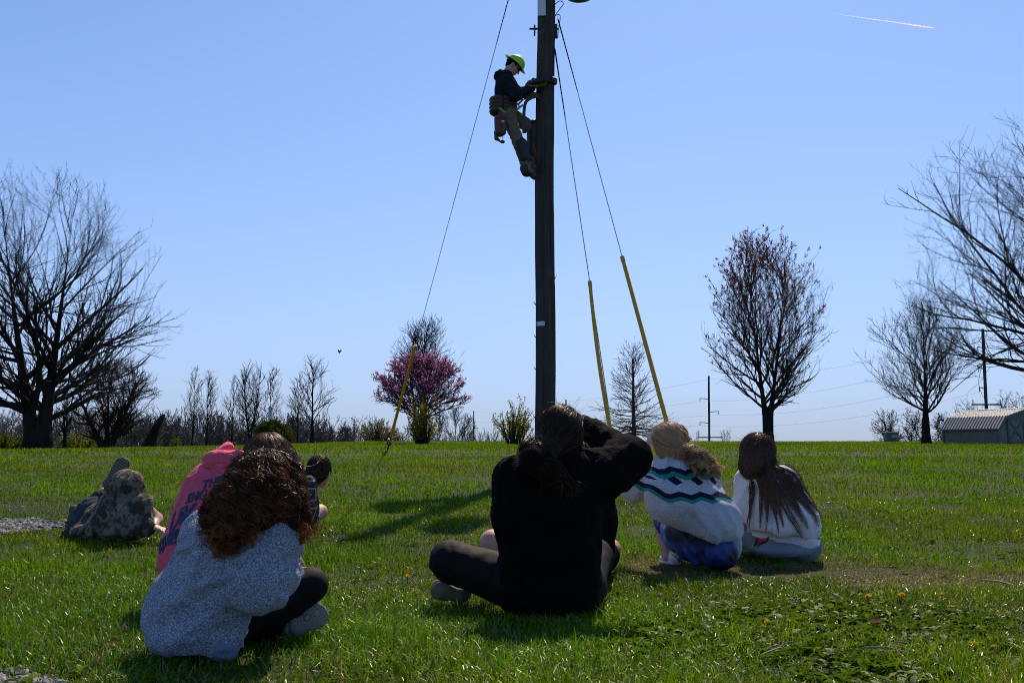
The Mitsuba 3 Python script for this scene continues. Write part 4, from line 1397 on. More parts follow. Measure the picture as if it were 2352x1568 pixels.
s1 = strands(hbw, surface_roots(hm, r, 2600, lambda c: c[:, 2] > hc[2] - .04), flow_w, 22, .013, r, .002, .002, 6, .0022, .5, 3, jitter=.06)
s2 = strands(hbw, surface_roots(hm, r, 180, lambda c: c[:, 2] < hc[2] - .10), lambda p, t: unit(at(1330, 1125, 3.86) - p), 7, .016, r, .004, .006, 8, .0025, .3, 4, jitter=.22)
s3 = strands(hbw, surface_roots(hm, r, 240, lambda c: c[:, 2] > hc[2] - .02), lambda p, t: r.normal(0, 1, p.shape) + (p - hc) * 4, 3, .012, r, .006, .004, 6, .0010, .2, 5, gravity=(0, 0, -.3), jitter=.5)
hk = part(W, 'hair', hm, 'hair_dark_mass', True)
hair_part(hk, 'strands', 'hair_dark', [(s1, 2600), (s2, 180), (s3, 240)], r, 1.2, .15)
part(hk, 'hair_tie', Blob([(at(1244, 1041, 3.905), at(1240, 1045, 3.905), .047, .047)], .008, .01).mesh(), 'black_cotton', True)

# ---------------------------------------------------------------- a child in front of her, mostly hidden
H = thing('person', 'brown-haired child mostly hidden in front of the woman in black, one bare knee showing', 'person')
Rh = look((.1, .9, .4))
hc7 = at(1338, 1052, 4.95)
nk, ch7, pl7 = at(1336, 1100, 4.95), at(1334, 1170, 4.97), at(1330, 1285, 5.0)
kL, fL = at(1132, 1246, 5.15), at(1210, 1300, 5.3)
kR, fR = at(1400, 1262, 5.35), at(1330, 1305, 5.4)
b7 = head_prims(hc7, Rh, .9, nk, .045) + limb([nk, ch7, pl7], [.05, .1, .1]) + limb([at(1290, 1290, 5.0), kL, fL], [.085, .062, .04]) + limb([at(1360, 1290, 5.02), kR, fR], [.08, .055, .04]) + \
    limb([at(1295, 1125, 4.95), at(1275, 1190, 5.05), at(1290, 1240, 5.25)], [.042, .036, .028]) + limb([at(1380, 1125, 4.95), at(1394, 1190, 5.0), at(1380, 1240, 5.2)], [.042, .036, .028])
part(H, 'body', join(Blob(b7, .012, .03).mesh(), hand_mesh(at(1290, 1240, 5.25), (.2, .6, -.7), (0, -1, 0), .8, .5, 1, .004), hand_mesh(at(1380, 1240, 5.2), (-.1, .6, -.7), (0, -1, 0), .8, .5, -1, .004)), 'skin', True)
eyes(H, hc7, Rh, .9)
part(H, 'jacket', Blob(limb([nk, ch7, pl7], [.075, .145, .15]) + [(at(1300, 1120, 4.95), at(1376, 1120, 4.95), .08, .08)] + limb([at(1295, 1125, 4.95), at(1275, 1190, 5.05), at(1290, 1238, 5.22)], [.068, .06, .045]) +
                     limb([at(1380, 1125, 4.95), at(1386, 1195, 4.95), at(1384, 1270, 5.05)], [.068, .062, .06]), .012, .04, noise=folds(8, .008, seed=8)).mesh(), 'black_cotton', True)
part(H, 'shorts', Blob(limb([at(1290, 1290, 5.0), at(1225, 1272, 5.07)], [.10, .085]) + limb([at(1360, 1290, 5.02), at(1385, 1275, 5.15)], [.10, .085]) + [(at(1300, 1290, 5.0), at(1360, 1290, 5.0), .1, .1)], .012, .03).mesh(), 'black_cotton', True)
shoe(H, 'shoe', at(1215, 1300, 5.3), at(1245, 1306, 5.42), (0, -.2, 1), .85, 'shoe_white', 'sole_rubber')
shoe(H, 'shoe', at(1340, 1305, 5.4), at(1310, 1310, 5.52), (0, -.2, 1), .85, 'shoe_white', 'sole_rubber')
hair_material('hair_brown', (.009, .0055, .004), (.12, .068, .045), .5)
h7 = Blob([(hc7 + Rh @ np.array([0, -.012, .008]), (.084, .098, .088), Rh), (at(1338, 1090, 4.89), (.095, .05, .09))], .011, .03, cuts=[(hc7 + Rh @ np.array([0, .055, 0]), Rh @ np.array([0, 1.0, -.4]))])
m7 = h7.mesh()
r = np.random.default_rng(12)
k7 = part(H, 'hair', m7, 'hair_brown_mass', True)
hair_part(k7, 'strands', 'hair_brown', [(strands(h7, surface_roots(m7, r, 900, lambda c: c[:, 2] > hc7[2] - .05), lambda p, t: unit(np.array([0, -.3, -1.0]) + (p - hc7) * [6, 0, 0]), 14, .014, r, .003, .006, 7, .003, .4, 5), 900)], r, 1.0, .3)

# ---------------------------------------------------------------- the curly-haired girl in a pale fleece
C = thing('person', 'girl with long curly auburn hair in a pale blue-grey fleece, front left', 'person')


def fleece_color(p, n, uv):
    q = p + 0.007 * mi.Vector3f(mikit.noise(p.x * 90, p.y * 90, p.z * 90), mikit.noise(p.y * 90, p.z * 90, p.x * 90), mikit.noise(p.z * 90, p.x * 90, p.y * 90))
    f1, f2, w = vor3(q, 125.0)
    e = smoothstep(.02, .34, f2 - f1)
    return mikit.mix((.155, .18, .23), mikit.mix((.34, .385, .47), (.43, .47, .55), w), e)


def fleece_bump(p, n, uv):
    f1, f2, w = vor3(p, 125.0)
    return dr.minimum(f2 - f1, .5) * 1.4 + .3 * mikit.noise(p.x * 300, p.y * 300, p.z * 300)


scene['fleece'] = bumped(principled(proc(fleece_color), 1.0, sheen=.4, specular=.1), fleece_bump, .006, 1.2e-3)
scene['fleece_lining'] = principled((.15, .185, .28), .95)
Rc = look((.50, .80, .30))
hcc = at(607, 1106, 3.32)
nkc, chc, plc = at(575, 1180, 3.30), at(545, 1250, 3.3), at(455, 1420, 3.32)
shLc, elLc, wrLc = at(490, 1235, 3.36), at(520, 1330, 3.55), at(640, 1330, 3.62)
shRc, elRc, wrRc = at(632, 1240, 3.24), at(618, 1325, 3.16), at(668, 1318, 3.42)
hpRc, knRc, anRc = at(505, 1432, 3.38), at(712, 1343, 3.55), at(610, 1448, 3.60)
hpLc, knLc, anLc = at(470, 1430, 3.50), at(610, 1345, 3.85), at(650, 1430, 3.85)
bc_ = head_prims(hcc, Rc, .95, nkc, .046) + limb([nkc, chc, plc], [.05, .08, .09]) + limb([shLc, elLc, wrLc], [.045, .036, .027]) + limb([shRc, elRc, wrRc], [.045, .036, .027]) + \
    limb([hpRc, knRc, anRc], [.08, .045, .036]) + limb([hpLc, knLc, anLc], [.08, .045, .036])
part(C, 'body', join(Blob(bc_, .011, .03).mesh(), hand_mesh(wrRc, at(690, 1322, 3.6) - wrRc, (-.6, .3, 0), .85, .45, 1), hand_mesh(wrLc, (.8, -.1, .1), (0, -.8, 0), .85, .45, -1)), 'skin', True)
eyes(C, hcc, Rc, .95)
fl = [(at(446, 1392, 3.32), at(520, 1265, 3.31), .142, .135), (at(492, 1250, 3.36), at(618, 1250, 3.24), .108, .100), (at(446, 1415, 3.33), (.138, .15, .120)), (at(450, 1400, 3.32), at(530, 1365, 3.28), .125, .085),
      (at(560, 1215, 3.28), at(540, 1250, 3.28), .09, .11), (at(470, 1440, 3.28), (.120, .10, .075)), (at(458, 1456, 3.3), (.150, .13, .055))]
fl += [(at(520, 1335, 3.24), at(606, 1342, 3.2), .10, .066)]
fl += limb([at(622, 1245, 3.24), at(604, 1340, 3.18), at(664, 1320, 3.34)], [.076, .070, .046]) + limb([shLc, elLc, wrLc], [.08, .065, .05])
fb = Blob(fl, .010, .06, cuts=[(at(450, 1500, 3.25), (0, 0, -1))], noise=folds(5.0, .016, (.8, 0, .7), .4, 13))
part(C, 'fleece', fb.mesh(), 'fleece', True)
ln = Blob([(at(545, 1432, 3.27), at(512, 1475, 3.25), .022, .062), (at(560, 1412, 3.27), at(545, 1440, 3.27), .018, .026)], .009, .03, noise=folds(10, .010, (1, 0, .4), .4, 14))
part(C, 'turned_hem', ln.mesh(), 'fleece_lining', True, label='smooth pale blue turned-up hem')
lgc = Blob(limb([hpRc, knRc], [.092, .054]) + limb([knRc, anRc], [.054, .046]) + limb([hpLc, knLc, anLc], [.09, .056, .044]) + [(hpRc, hpLc, .1, .1), (at(640, 1395, 3.5), at(570, 1440, 3.5), .05, .075)], .010, .04)
part(C, 'leggings', lgc.mesh(), 'black_legging', True)


def sole_rings(p, n, uv):
    """Moulded rings on the sole."""
    c1, c2 = SOLE_C
    d1 = dr.sqrt(dr.square(p.x - c1[0]) + dr.square(p.y - c1[1]) + dr.square(p.z - c1[2]))
    d2 = dr.sqrt(dr.square(p.x - c2[0]) + dr.square(p.y - c2[1]) + dr.square(p.z - c2[2]))
    d = dr.minimum(d1, d2)
    return mikit.mix((.23, .225, .22), (.13, .125, .12), smoothstep(-.2, .6, dr.sin(d * 1300)))


SOLE_C = (at(735, 1408, 3.52), at(706, 1421, 3.50))
scene['ringed_sole'] = principled(proc(sole_rings), .9)
shoe(C, 'shoe', at(668, 1450, 3.54), at(752, 1398, 3.58), (.25, .95, .35), .92, 'shoe_grey', 'ringed_sole')
shoe(C, 'shoe', at(655, 1440, 3.85), at(735, 1440, 3.98), (0, -.2, 1), .9, 'shoe_grey', 'sole_rubber')
hair_material('hair_auburn', (.0065, .0032, .0024), (.30, .105, .036), .8)
hp = [(hcc + Rc @ np.array([0, -.01, .01]), (.100, .112, .098), Rc), (at(604, 1110, 3.26), at(542, 1176, 3.20), .098, .070), (at(540, 1170, 3.20), at(538, 1192, 3.17), .072, .054),
      (at(632, 1110, 3.30), at(656, 1165, 3.24), .088, .056), (at(656, 1160, 3.24), at(674, 1188, 3.24), .050, .026), (at(590, 1145, 3.20), at(588, 1172, 3.17), .085, .05), (at(538, 1172, 3.24), at(496, 1188, 3.22), .052, .026)]
hbc = Blob(hp, .010, .04, cuts=[(hcc + Rc @ np.array([0, .07, 0]), Rc @ np.array([0, 1.0, -.3]))])
hmc = hbc.mesh()
r = np.random.default_rng(21)


def flow_c(p, t):
    d = (p - at(595, 1090, 3.3))
    d = d * [1.0, .8, 0]
    return unit(np.array([0, -.1, -1.0]) + d * 2.6)


kc = part(C, 'hair', hmc, 'hair_auburn_mass', True)
s1 = strands(hbc, locks(hmc, r, 190, 18, lambda c: c[:, 2] > hcc[2] - .03, .006), flow_c, 19, .0115, r, .004, .013, 17, .0020, .5, 3, jitter=.13, curl_t0=.05, clump=18, gather=.65)
s2 = strands(hbc, locks(hmc, r, 85, 16, lambda c: c[:, 2] < hcc[2] - .05, .006), flow_c, 7, .012, r, .006, .016, 20, .0022, .45, 5, jitter=.24, curl_t0=-.3, clump=16, gather=.6)
s3 = strands(hbc, surface_roots(hmc, r, 350, lambda c: c[:, 2] > hcc[2] - .12), flow_c, 4, .012, r, .012, .010, 10, .0012, .3, 9, gravity=(0, 0, -.2), jitter=.6, curl_t0=-.3)
hair_part(kc, 'curls', 'hair_auburn', [(s1, 190 * 18), (s2, 85 * 16), (s3, 350)], r, 2.0, .05, 'curls, copper towards the tips')

# ---------------------------------------------------------------- the girl in the pink hoodie
K = thing('person', 'girl in a bright pink hoodie with navy lettering, behind the curly-haired girl', 'person')


def pink_color(p, n, uv):
    return mikit.mix((.60, .082, .135), (.68, .112, .17), mikit.fbm(p.x * 9, p.y * 9, p.z * 9, 2))


scene['pink_cotton'] = bumped(principled(proc(pink_color), .9, sheen=.3, specular=.15), knit_bump, .0025)
scene['navy_print'] = principled((.012, .035, .10), .7)
Rk = look((.42, .85, .30))
hck = at(618, 1048, 4.30)
nkk, chk, plk = at(585, 1098, 4.26), at(510, 1160, 4.24), at(470, 1320, 4.25)
bk = head_prims(hck, Rk, .95, nkk, .046) + limb([nkk, chk, plk], [.05, .09, .09]) + limb([at(545, 1130, 4.15), at(590, 1230, 4.15), at(640, 1270, 4.4)], [.045, .036, .027]) + \
    limb([at(490, 1120, 4.35), at(540, 1220, 4.5), at(640, 1270, 4.5)], [.045, .036, .027]) + limb([at(500, 1330, 4.3), at(640, 1280, 4.5), at(610, 1370, 4.6)], [.08, .05, .036]) + limb([at(480, 1330, 4.4), at(600, 1270, 4.75), at(620, 1350, 4.85)], [.08, .05, .036])
part(K, 'body', join(Blob(bk, .012, .03).mesh(), hand_mesh(at(640, 1270, 4.4), (.7, .5, -.2), (-.3, .3, -.6), .85, .5, 1, .004), hand_mesh(at(640, 1270, 4.5), (.7, .3, -.2), (-.3, -.3, -.6), .85, .5, -1, .004)), 'skin', True)
eyes(K, hck, Rk, .95)
pk = [(at(512, 1150, 4.24), at(468, 1275, 4.24), .178, .180), (at(540, 1120, 4.2), at(500, 1120, 4.3), .105, .11), (at(472, 1300, 4.25), (.168, .16, .09)), (at(585, 1098, 4.27), at(540, 1120, 4.25), .065, .10)]
pk += limb([at(550, 1130, 4.13), at(592, 1230, 4.12), at(640, 1268, 4.38)], [.085, .07, .048]) + limb([at(490, 1120, 4.36), at(540, 1220, 4.5), at(636, 1268, 4.5)], [.08, .066, .048])
pb = Blob(pk, .010, .05, noise=folds(5.5, .012, (.4, 0, 1), .5, 23))
kk = part(K, 'hoodie', pb.mesh(), 'pink_cotton', True)
hd = Blob([(at(486, 1068, 4.20), at(545, 1070, 4.17), .034, .036), (at(482, 1052, 4.22), at(520, 1036, 4.24), .026, .034), (at(492, 1060, 4.17), at(548, 1060, 4.15), .044, .046), (at(523, 1034, 4.25), at(552, 1060, 4.28), .030, .030)],
          .008, .025, cuts=[(at(520, 1085, 4.2), (0, 0, -1))], noise=folds(7, .012, (1, 0, .3), .4, 25))
hd = carve(hd, Blob([(at(540, 1034, 4.27), at(562, 1052, 4.31), .028, .030)], .008, .02, pad=.1))
part(K, 'hood', hd.mesh(), 'pink_cotton', True)
part(K, 'trousers', Blob(limb([at(500, 1335, 4.3), at(640, 1282, 4.5), at(612, 1368, 4.6)], [.10, .068, .05]) + limb([at(480, 1335, 4.4), at(600, 1272, 4.75), at(620, 1350, 4.85)], [.10, .066, .05]) + [(at(480, 1345, 4.3), at(480, 1345, 4.42), .09, .09)], .012, .03).mesh(), 'black_legging', True)
shoe(K, 'shoe', at(605, 1372, 4.6), at(690, 1370, 4.7), (0, 0, 1), .88, 'shoe_white', 'sole_rubber')
shoe(K, 'shoe', at(615, 1352, 4.85), at(690, 1352, 4.95), (0, 0, 1), .88, 'shoe_white', 'sole_rubber')
for txt, shown, px, py, hgt, anchor, rise in (('THL', 'THL', 480, 1108, .037, .5, .10), ('ING', 'ING', 440, 1137, .037, .5, .15), ('UKA', 'UKA', 424, 1178, .074, .5, .20), ('ORLANDO', 'ANDO', 396, 1220, .033, .70, .06), ('FLORIDA', 'RIDA', 383, 1239, .027, .73, .05)):
    base_m = meshkit.text_mesh(txt, hgt, .0016, True).subdivide_to_size(hgt * .3)
    bits = []
    for n_, (ox, oy) in enumerate(((0, 0), (.035, .015), (-.035, .02), (.02, -.03))):
        x, y, z = np.array(base_m.vertices).T
        w_ = np.ptp(x)
        x, y = x - x.min() - w_ * anchor + ox * hgt, y - hgt / 2 + oy * hgt
        p = np.repeat(at(px, py, 4.06)[None], len(x), 0)
        for _ in range(10):
            p = p - pb.grad(p) * pb.value(p)[:, None]
        for comp, dd in ((y, unit([.14, 0, 1.0])), (x, unit([1.0, 0, rise]))):
            for _ in range(26):
                g = pb.grad(p)
                t = unit(dd - g * (g @ dd)[:, None])
                p = p + t * (comp / 26)[:, None]
                p = p - pb.grad(p) * pb.value(p)[:, None]
        bits.append((p + pb.grad(p) * (.0012 + .0004 * n_ + z)[:, None], np.array(base_m.faces)))
    part(kk, 'lettering', join(*bits), 'navy_print', label='navy lettering ' + txt)
hbk = Blob([(hck + Rk @ np.array([0, -.012, .01]), (.096, .108, .098), Rk), (at(630, 1080, 4.28), (.105, .10, .13)), (at(585, 1075, 4.22), at(560, 1085, 4.2), .05, .02)], .010, .03, cuts=[(hck + Rk @ np.array([0, .065, 0]), Rk @ np.array([0, 1.0, -.35]))])
hmk = hbk.mesh()
r = np.random.default_rng(24)
kq = part(K, 'hair', hmk, 'hair_brown_mass', True)
top_k = hck + Rk @ np.array([0, -.01, .10])
hair_part(kq, 'strands', 'hair_brown', [(strands(hbk, surface_roots(hmk, r, 2200, lambda c: c[:, 2] > hck[2] - .0), lambda p, t: unit((p - top_k) * [7, 7, 0] + [.0, 0, -1.0]), 22, .011, r, .002, .002, 5, .0026, .5, 4, jitter=.05), 2200)], r, 1.0, .25)

# ---------------------------------------------------------------- the blonde child, squatting
B = thing('person', 'blonde child with a wavy ponytail squatting in a white patterned jumper and blue tie-dye shorts', 'person')


def jumper_color(p, n, uv):
    f1, f2, w = vor3(p, 135.0)
    white = mikit.mix((.36, .38, .42), mikit.mix((.56, .57, .60), (.66, .67, .69), w), smoothstep(.0, .30, f2 - f1))
    navy, teal = mi.Color3f(.010, .016, .04), mi.Color3f(.025, .24, .20)
    u = p.x + .35 * (p.y - 5.5)
    s = dr.abs(dr.sin(u * 21.0))                      # zigzag
    s = dr.abs(2 * (u * 9.0 - dr.floor(u * 9.0)) - 1)
    left = dr.maximum(.84 - p.x, 0)
    zz = p.z - JZ + .022 * s - .10 * left - .35 * dr.maximum(.80 - p.x, 0) * dr.select(p.z > JZ - .08, 1.0, .0)
    fine = .006 * mikit.noise(p.x * 120, p.z * 120)
    t = -(zz + fine)
    lower = -(p.z - JZ2 + .018 * s - .42 * left)
    c = white
    c = dr.select((t > 0) & (t < .028), navy, c)
    c = dr.select((t >= .028) & (t < .052), teal, c)
    c = dr.select((lower > 0) & (lower < .026), navy, c)
    c = dr.select((lower >= .026) & (lower < .046), teal, c)
    # row of diamonds between the bands
    mid = p.z - (JZ + JZ2) / 2 + .012 - .26 * left + .0
    du = (u * 9.0 - dr.floor(u * 9.0)) - .5
    dm = dr.abs(du) * .075 + dr.abs(mid + du * .03)
    c = dr.select(dm < .025, navy, c)
    return c


def jumper_bump(p, n, uv):
    f1, f2, w = vor3(p, 135.0)
    return dr.minimum(f2 - f1, .5) * 1.2


JZ, JZ2 = at(1610, 1069, 5.4)[2], at(1640, 1128, 5.35)[2]
scene['boucle'] = bumped(principled(proc(jumper_color), 1.0, sheen=.4, specular=.1), jumper_bump, .006, 1.5e-3)


def tiedye(p, n, uv):
    a = mikit.fbm(p.x * 9, p.y * 6, p.z * 9, 3)
    b = mikit.fbm(p.x * 5 + 9, p.y * 5, p.z * 6, 3)
    c = mikit.mix((.004, .009, .032), (.016, .050, .20), smoothstep(.42, .60, a))
    c = mikit.mix(c, mi.Color3f(.13, .20, .45), smoothstep(.56, .68, b))
    return mikit.mix(c, mikit.mix((.02, .13, .16), (.26, .42, .36), smoothstep(.4, .65, b)), smoothstep(1.21, 1.27, p.x + .08 * a))


scene['tiedye'] = principled(proc(tiedye), .55, specular=.4)
Rb = look((-.38, .85, .36))
hcb = at(1534, 1010, 5.56)
nkb, chb, plb = at(1538, 1058, 5.55), at(1565, 1115, 5.52), at(1640, 1235, 5.45)
shLb, elLb, wrLb = at(1505, 1092, 5.62), at(1455, 1122, 5.74), at(1488, 1026, 5.78)
shRb, elRb, wrRb = at(1604, 1098, 5.52), at(1590, 1165, 5.72), at(1572, 1180, 5.95)
hLb, knLb, anLb = at(1618, 1245, 5.50), at(1520, 1190, 5.80), at(1535, 1278, 5.72)
hRb, knRb, anRb = at(1650, 1245, 5.48), at(1585, 1190, 5.92), at(1620, 1275, 5.85)
bb = head_prims(hcb, Rb, .92, nkb, .044) + limb([nkb, chb, plb], [.048, .085, .09]) + limb([shLb, elLb, wrLb], [.042, .034, .026]) + limb([shRb, elRb, wrRb], [.042, .034, .026]) + limb([hLb, knLb, anLb], [.075, .050, .036]) + limb([hRb, knRb, anRb], [.075, .050, .036])
part(B, 'body', join(Blob(bb, .011, .03).mesh(), hand_mesh(wrLb, at(1502, 985, 5.72) - wrLb, (.8, .2, -.2), .88, .25, 1, .0035), hand_mesh(wrRb, (-.5, .5, -.3), (0, 0, -1), .85, .5, -1, .004)), 'skin', True)
eyes(B, hcb, Rb, .92)
jp = [(at(1560, 1112, 5.52), at(1632, 1192, 5.45), .140, .158), (at(1548, 1140, 5.50), at(1562, 1160, 5.46), .142, .135), (shLb, shRb, .082, .108), (at(1540, 1068, 5.53), at(1560, 1085, 5.50), .060, .10), (at(1650, 1215, 5.44), (.125, .14, .10)),
      (at(1520, 1100, 5.52), at(1520, 1160, 5.52), .085, .075)]
jp += limb([shLb, elLb, elLb + (wrLb - elLb) * .25], [.070, .066, .058]) + limb([shRb, elRb, wrRb], [.085, .065, .05])
jb = Blob(jp, .010, .06, cuts=[(at(1565, 1217, 5.4), (-.36, 0, -.93)), (at(1660, 1255, 5.4), (0, 0, -1))], noise=folds(5.0, .014, (-.3, 0, 1), .5, 33))
part(B, 'jumper', jb.mesh(), 'boucle', True)
sb = Blob([(at(1560, 1228, 5.60), at(1640, 1246, 5.47), .100, .120), (at(1580, 1262, 5.55), at(1655, 1266, 5.42), .075, .085)] + limb([hLb, knLb + (hLb - knLb) * .16], [.11, .085]) + limb([hRb, knRb + (hRb - knRb) * .16], [.11, .085]) + [(at(1655, 1265, 5.42), (.09, .11, .085))], .011, .04, noise=folds(6.0, .020, (-.6, 0, 1), .25, 34))
part(B, 'shorts', sb.mesh(), 'tiedye', True)
shoe(B, 'shoe', at(1560, 1292, 5.66), at(1520, 1288, 5.78), (0, 0, 1), .85, 'shoe_white', 'shoe_white')
shoe(B, 'shoe', at(1625, 1290, 5.80), at(1590, 1285, 5.96), (0, 0, 1), .85, 'shoe_white', 'shoe_white')
hair_material('hair_blonde', (.085, .050, .026), (.62, .41, .22), .7)
tb = at(1572, 1036, 5.46)
tailb = [tb, at(1588, 1044, 5.42), at(1610, 1058, 5.37), at(1630, 1070, 5.34)]
hbb = Blob([(hcb + Rb @ np.array([0, -.012, .01]), (.092, .106, .096), Rb), (hcb + Rb @ np.array([0, -.04, -.045]), (.07, .062, .065), Rb), (hcb + Rb @ np.array([.04, -.05, -.03]), tb, .05, .034)] + limb(tailb, [.030, .046, .046, .018]), .009, .03,
           cuts=[(hcb + Rb @ np.array([0, .066, 0]), Rb @ np.array([0, 1.0, -.45]))])
hmb = hbb.mesh()
r = np.random.default_rng(31)


def flow_b(p, t):
    d = tb - p
    past = (p[:, :1] > tb[0] - .01)
    return np.where(past, unit(at(1664, 1078, 5.3) - p), unit(d + [0, 0, .0]))


kb = part(B, 'hair', hmb, 'hair_blonde_mass', True)
s1 = strands(hbb, surface_roots(hmb, r, 2200, lambda c: c[:, 0] < tb[0] - .01), flow_b, 24, .012, r, .002, .002, 5, .0028, .5, 3, jitter=.05)
s2 = strands(hbb, locks(hmb, r, 60, 20, lambda c: c[:, 0] > tb[0] - .01, .006), flow_b, 6, .011, r, .004, .009, 16, .0028, .45, 5, jitter=.2, curl_t0=-.3, gravity=(.35, 0, -.6), clump=20, gather=.5)
s3 = strands(hbb, surface_roots(hmb, r, 130, lambda c: c[:, 2] > hcb[2] - .05), lambda p, t: r.normal(0, .6, p.shape) + (p - hcb) * 4 + [0.5, 0, 0], 3, .012, r, .006, .004, 6, .0012, .2, 6, gravity=(.2, 0, -.3), jitter=.5)
hair_part(kb, 'strands', 'hair_blonde', [(s1, 2200), (s2, 1200), (s3, 130)], r, .8, .3)
part(kb, 'hair_tie', Blob([(tb - [.012, 0, 0], tb + [.01, 0, -.005], .038, .04)], .008, .01).mesh(), 'navy_print', True)

# ---------------------------------------------------------------- the girl in the white sweatshirt
S_ = thing('person', 'girl with very long straight brown hair in a white sweatshirt, rightmost of the group', 'person')


def white_color(p, n, uv):
    return mikit.mix((.60, .585, .60), (.70, .685, .69), mikit.fbm(p.x * 8, p.y * 8, p.z * 8, 2))


scene['white_cotton'] = bumped(principled(proc(white_color), .92, sheen=.2, specular=.15), knit_bump, .003)
scene['pale_denim'] = bumped(principled((.17, .215, .25), .95, specular=.15), knit_bump, .003)
scene['print_green'] = principled((.05, .33, .13), .8)
scene['print_red'] = principled((.40, .025, .05), .8)
scene['print_black'] = principled((.012, .012, .014), .8)
Rs = look((-.45, .85, .20))
hcs = at(1737, 1036, 5.95)
nks, chs, pls = at(1745, 1088, 5.92), at(1765, 1135, 5.90), at(1800, 1235, 5.86)
shLs, elLs, wrLs = at(1722, 1108, 5.98), at(1706, 1168, 5.96), at(1708, 1206, 6.08)
shRs, elRs, wrRs = at(1795, 1108, 5.85), at(1815, 1170, 6.0), at(1760, 1205, 6.2)
bs = head_prims(hcs, Rs, .95, nks, .044) + limb([nks, chs, pls], [.048, .075, .09]) + limb([shLs, elLs, wrLs], [.042, .034, .026]) + limb([shRs, elRs, wrRs], [.042, .034, .026]) + limb([at(1780, 1245, 5.9), at(1690, 1238, 6.0), at(1760, 1250, 6.15)], [.075, .05, .036]) + \
    limb([at(1820, 1245, 5.9), at(1850, 1235, 6.3), at(1780, 1250, 6.4)], [.075, .05, .036])
part(S_, 'body', join(Blob(bs, .011, .03).mesh(), hand_mesh(wrLs, (.1, .5, -.5), (.6, 0, -.4), .85, .5, -1, .004), hand_mesh(wrRs, (-.6, .4, -.3), (0, 0, -1), .85, .5, 1, .004)), 'skin', True)
eyes(S_, hcs, Rs, .95)
sw = [(at(1764, 1120, 5.92), at(1770, 1196, 5.88), .105, .132), (at(1795, 1112, 5.86), at(1826, 1198, 5.82), .098, .140), (shLs, shRs, .078, .092), (at(1748, 1096, 5.94), at(1752, 1104, 5.93), .050, .08), (at(1798, 1212, 5.84), (.185, .15, .07)), (at(1770, 1200, 5.9), (.085, .12, .06))]
sw += limb([shLs, elLs, wrLs], [.078, .060, .046]) + limb([shRs, elRs, wrRs], [.085, .066, .05])
swb = Blob(sw, .010, .05, cuts=[(at(1800, 1233, 5.7), (-.10, 0, -1))], noise=folds(4.5, .018, (.45, 0, 1), .25, 43))
part(S_, 'sweatshirt', swb.mesh(), 'white_cotton', True)
wb = Blob([(at(1765, 1232, 5.9), at(1838, 1238, 5.83), .112, .114)], .009, .03, cuts=[(at(1800, 1250, 5.7), (-.22, 0, -1)), (at(1800, 1226, 5.7), (.17, 0, 1))], noise=folds(40, .003, (0, 0, 1), .08, 44))
part(S_, 'waistband', wb.mesh(), 'white_cotton', True, label='ribbed white waistband')
ptb = Blob([(at(1775, 1248, 5.9), at(1838, 1250, 5.85), .110, .118), (at(1800, 1262, 5.82), (.19, .13, .05))] + limb([at(1780, 1244, 5.88), at(1692, 1240, 5.98), at(1760, 1252, 6.15)], [.098, .078, .055]) + limb([at(1820, 1250, 5.9), at(1850, 1238, 6.3), at(1780, 1252, 6.4)], [.1, .075, .055]), .010, .035, noise=folds(8, .008, (1, 0, .5), .5, 45))
pt = part(S_, 'jeans', ptb.mesh(), 'pale_denim', True)
from shapely.geometry import Point, Polygon, LineString
from shapely import affinity
og = at(1720, 1224, 5.88)
green = affinity.rotate(affinity.scale(Point(0, 0).buffer(.046), .62, 1.25), 18)
red = affinity.rotate(Polygon([(-.05, -.022), (-.055, .016), (-.015, .026), (.045, .015), (.058, -.005), (.025, -.026)]).buffer(.008), -6)
part(pt, 'printed_shape', lay(ptb, green.buffer(.006), og + [-.022, -.1, -.002], (1, 0, 0), (0, 0, 1), .0018), 'print_black')
part(pt, 'printed_shape', lay(ptb, green, og + [-.022, -.1, -.002], (1, 0, 0), (0, 0, 1), .0034), 'print_green', label='green rounded shape printed on the leg')
part(pt, 'printed_shape', lay(ptb, red.buffer(.006), og + [.042, -.1, .016], (1, 0, 0), (0, 0, 1), .0042), 'print_black')
part(pt, 'printed_shape', lay(ptb, red, og + [.042, -.1, .016], (1, 0, 0), (0, 0, 1), .0056), 'print_red', label='red shape printed beside the green one')
for a, b, c in (((-.05, .02), (-.066, .022), (-.064, .0)), ((-.05, -.03), (-.064, -.026), (-.05, -.04))):
    part(pt, 'printed_line', lay(ptb, LineString([a, b, c]).buffer(.0035), og + [-.01, -.1, 0], (1, 0, 0), (0, 0, 1), .003), 'print_black')
shoe(S_, 'shoe', at(1760, 1258, 6.15), at(1715, 1258, 6.25), (0, 0, 1), .85, 'shoe_white', 'sole_rubber')
shoe(S_, 'shoe', at(1780, 1256, 6.4), at(1735, 1256, 6.5), (0, 0, 1), .85, 'shoe_white', 'sole_rubber')
hbs = Blob([(hcs + Rs @ np.array([0, -.012, .01]), (.100, .108, .106), Rs), (at(1738, 1066, 5.90), (.104, .085, .10)), (at(1722, 1075, 6.0), at(1704, 1092, 6.02), .03, .01)] +
           limb([at(1765, 1072, 5.86), at(1785, 1090, 5.80), at(1808, 1112, 5.76)], [.050, .036, .014]), .010, .035, cuts=[(hcs + Rs @ np.array([0, .07, 0]), Rs @ np.array([0, 1.0, -.35]))])
hms = hbs.mesh()
both = Blob([(hcs + Rs @ np.array([0, -.012, .01]), (.100, .108, .106), Rs), (at(1738, 1066, 5.90), (.104, .085, .10))] + sw, .012, .04)
r = np.random.default_rng(41)
top_s = hcs + Rs @ np.array([0, -.02, .11])
ks = part(S_, 'hair', hms, 'hair_brown_mass', True)


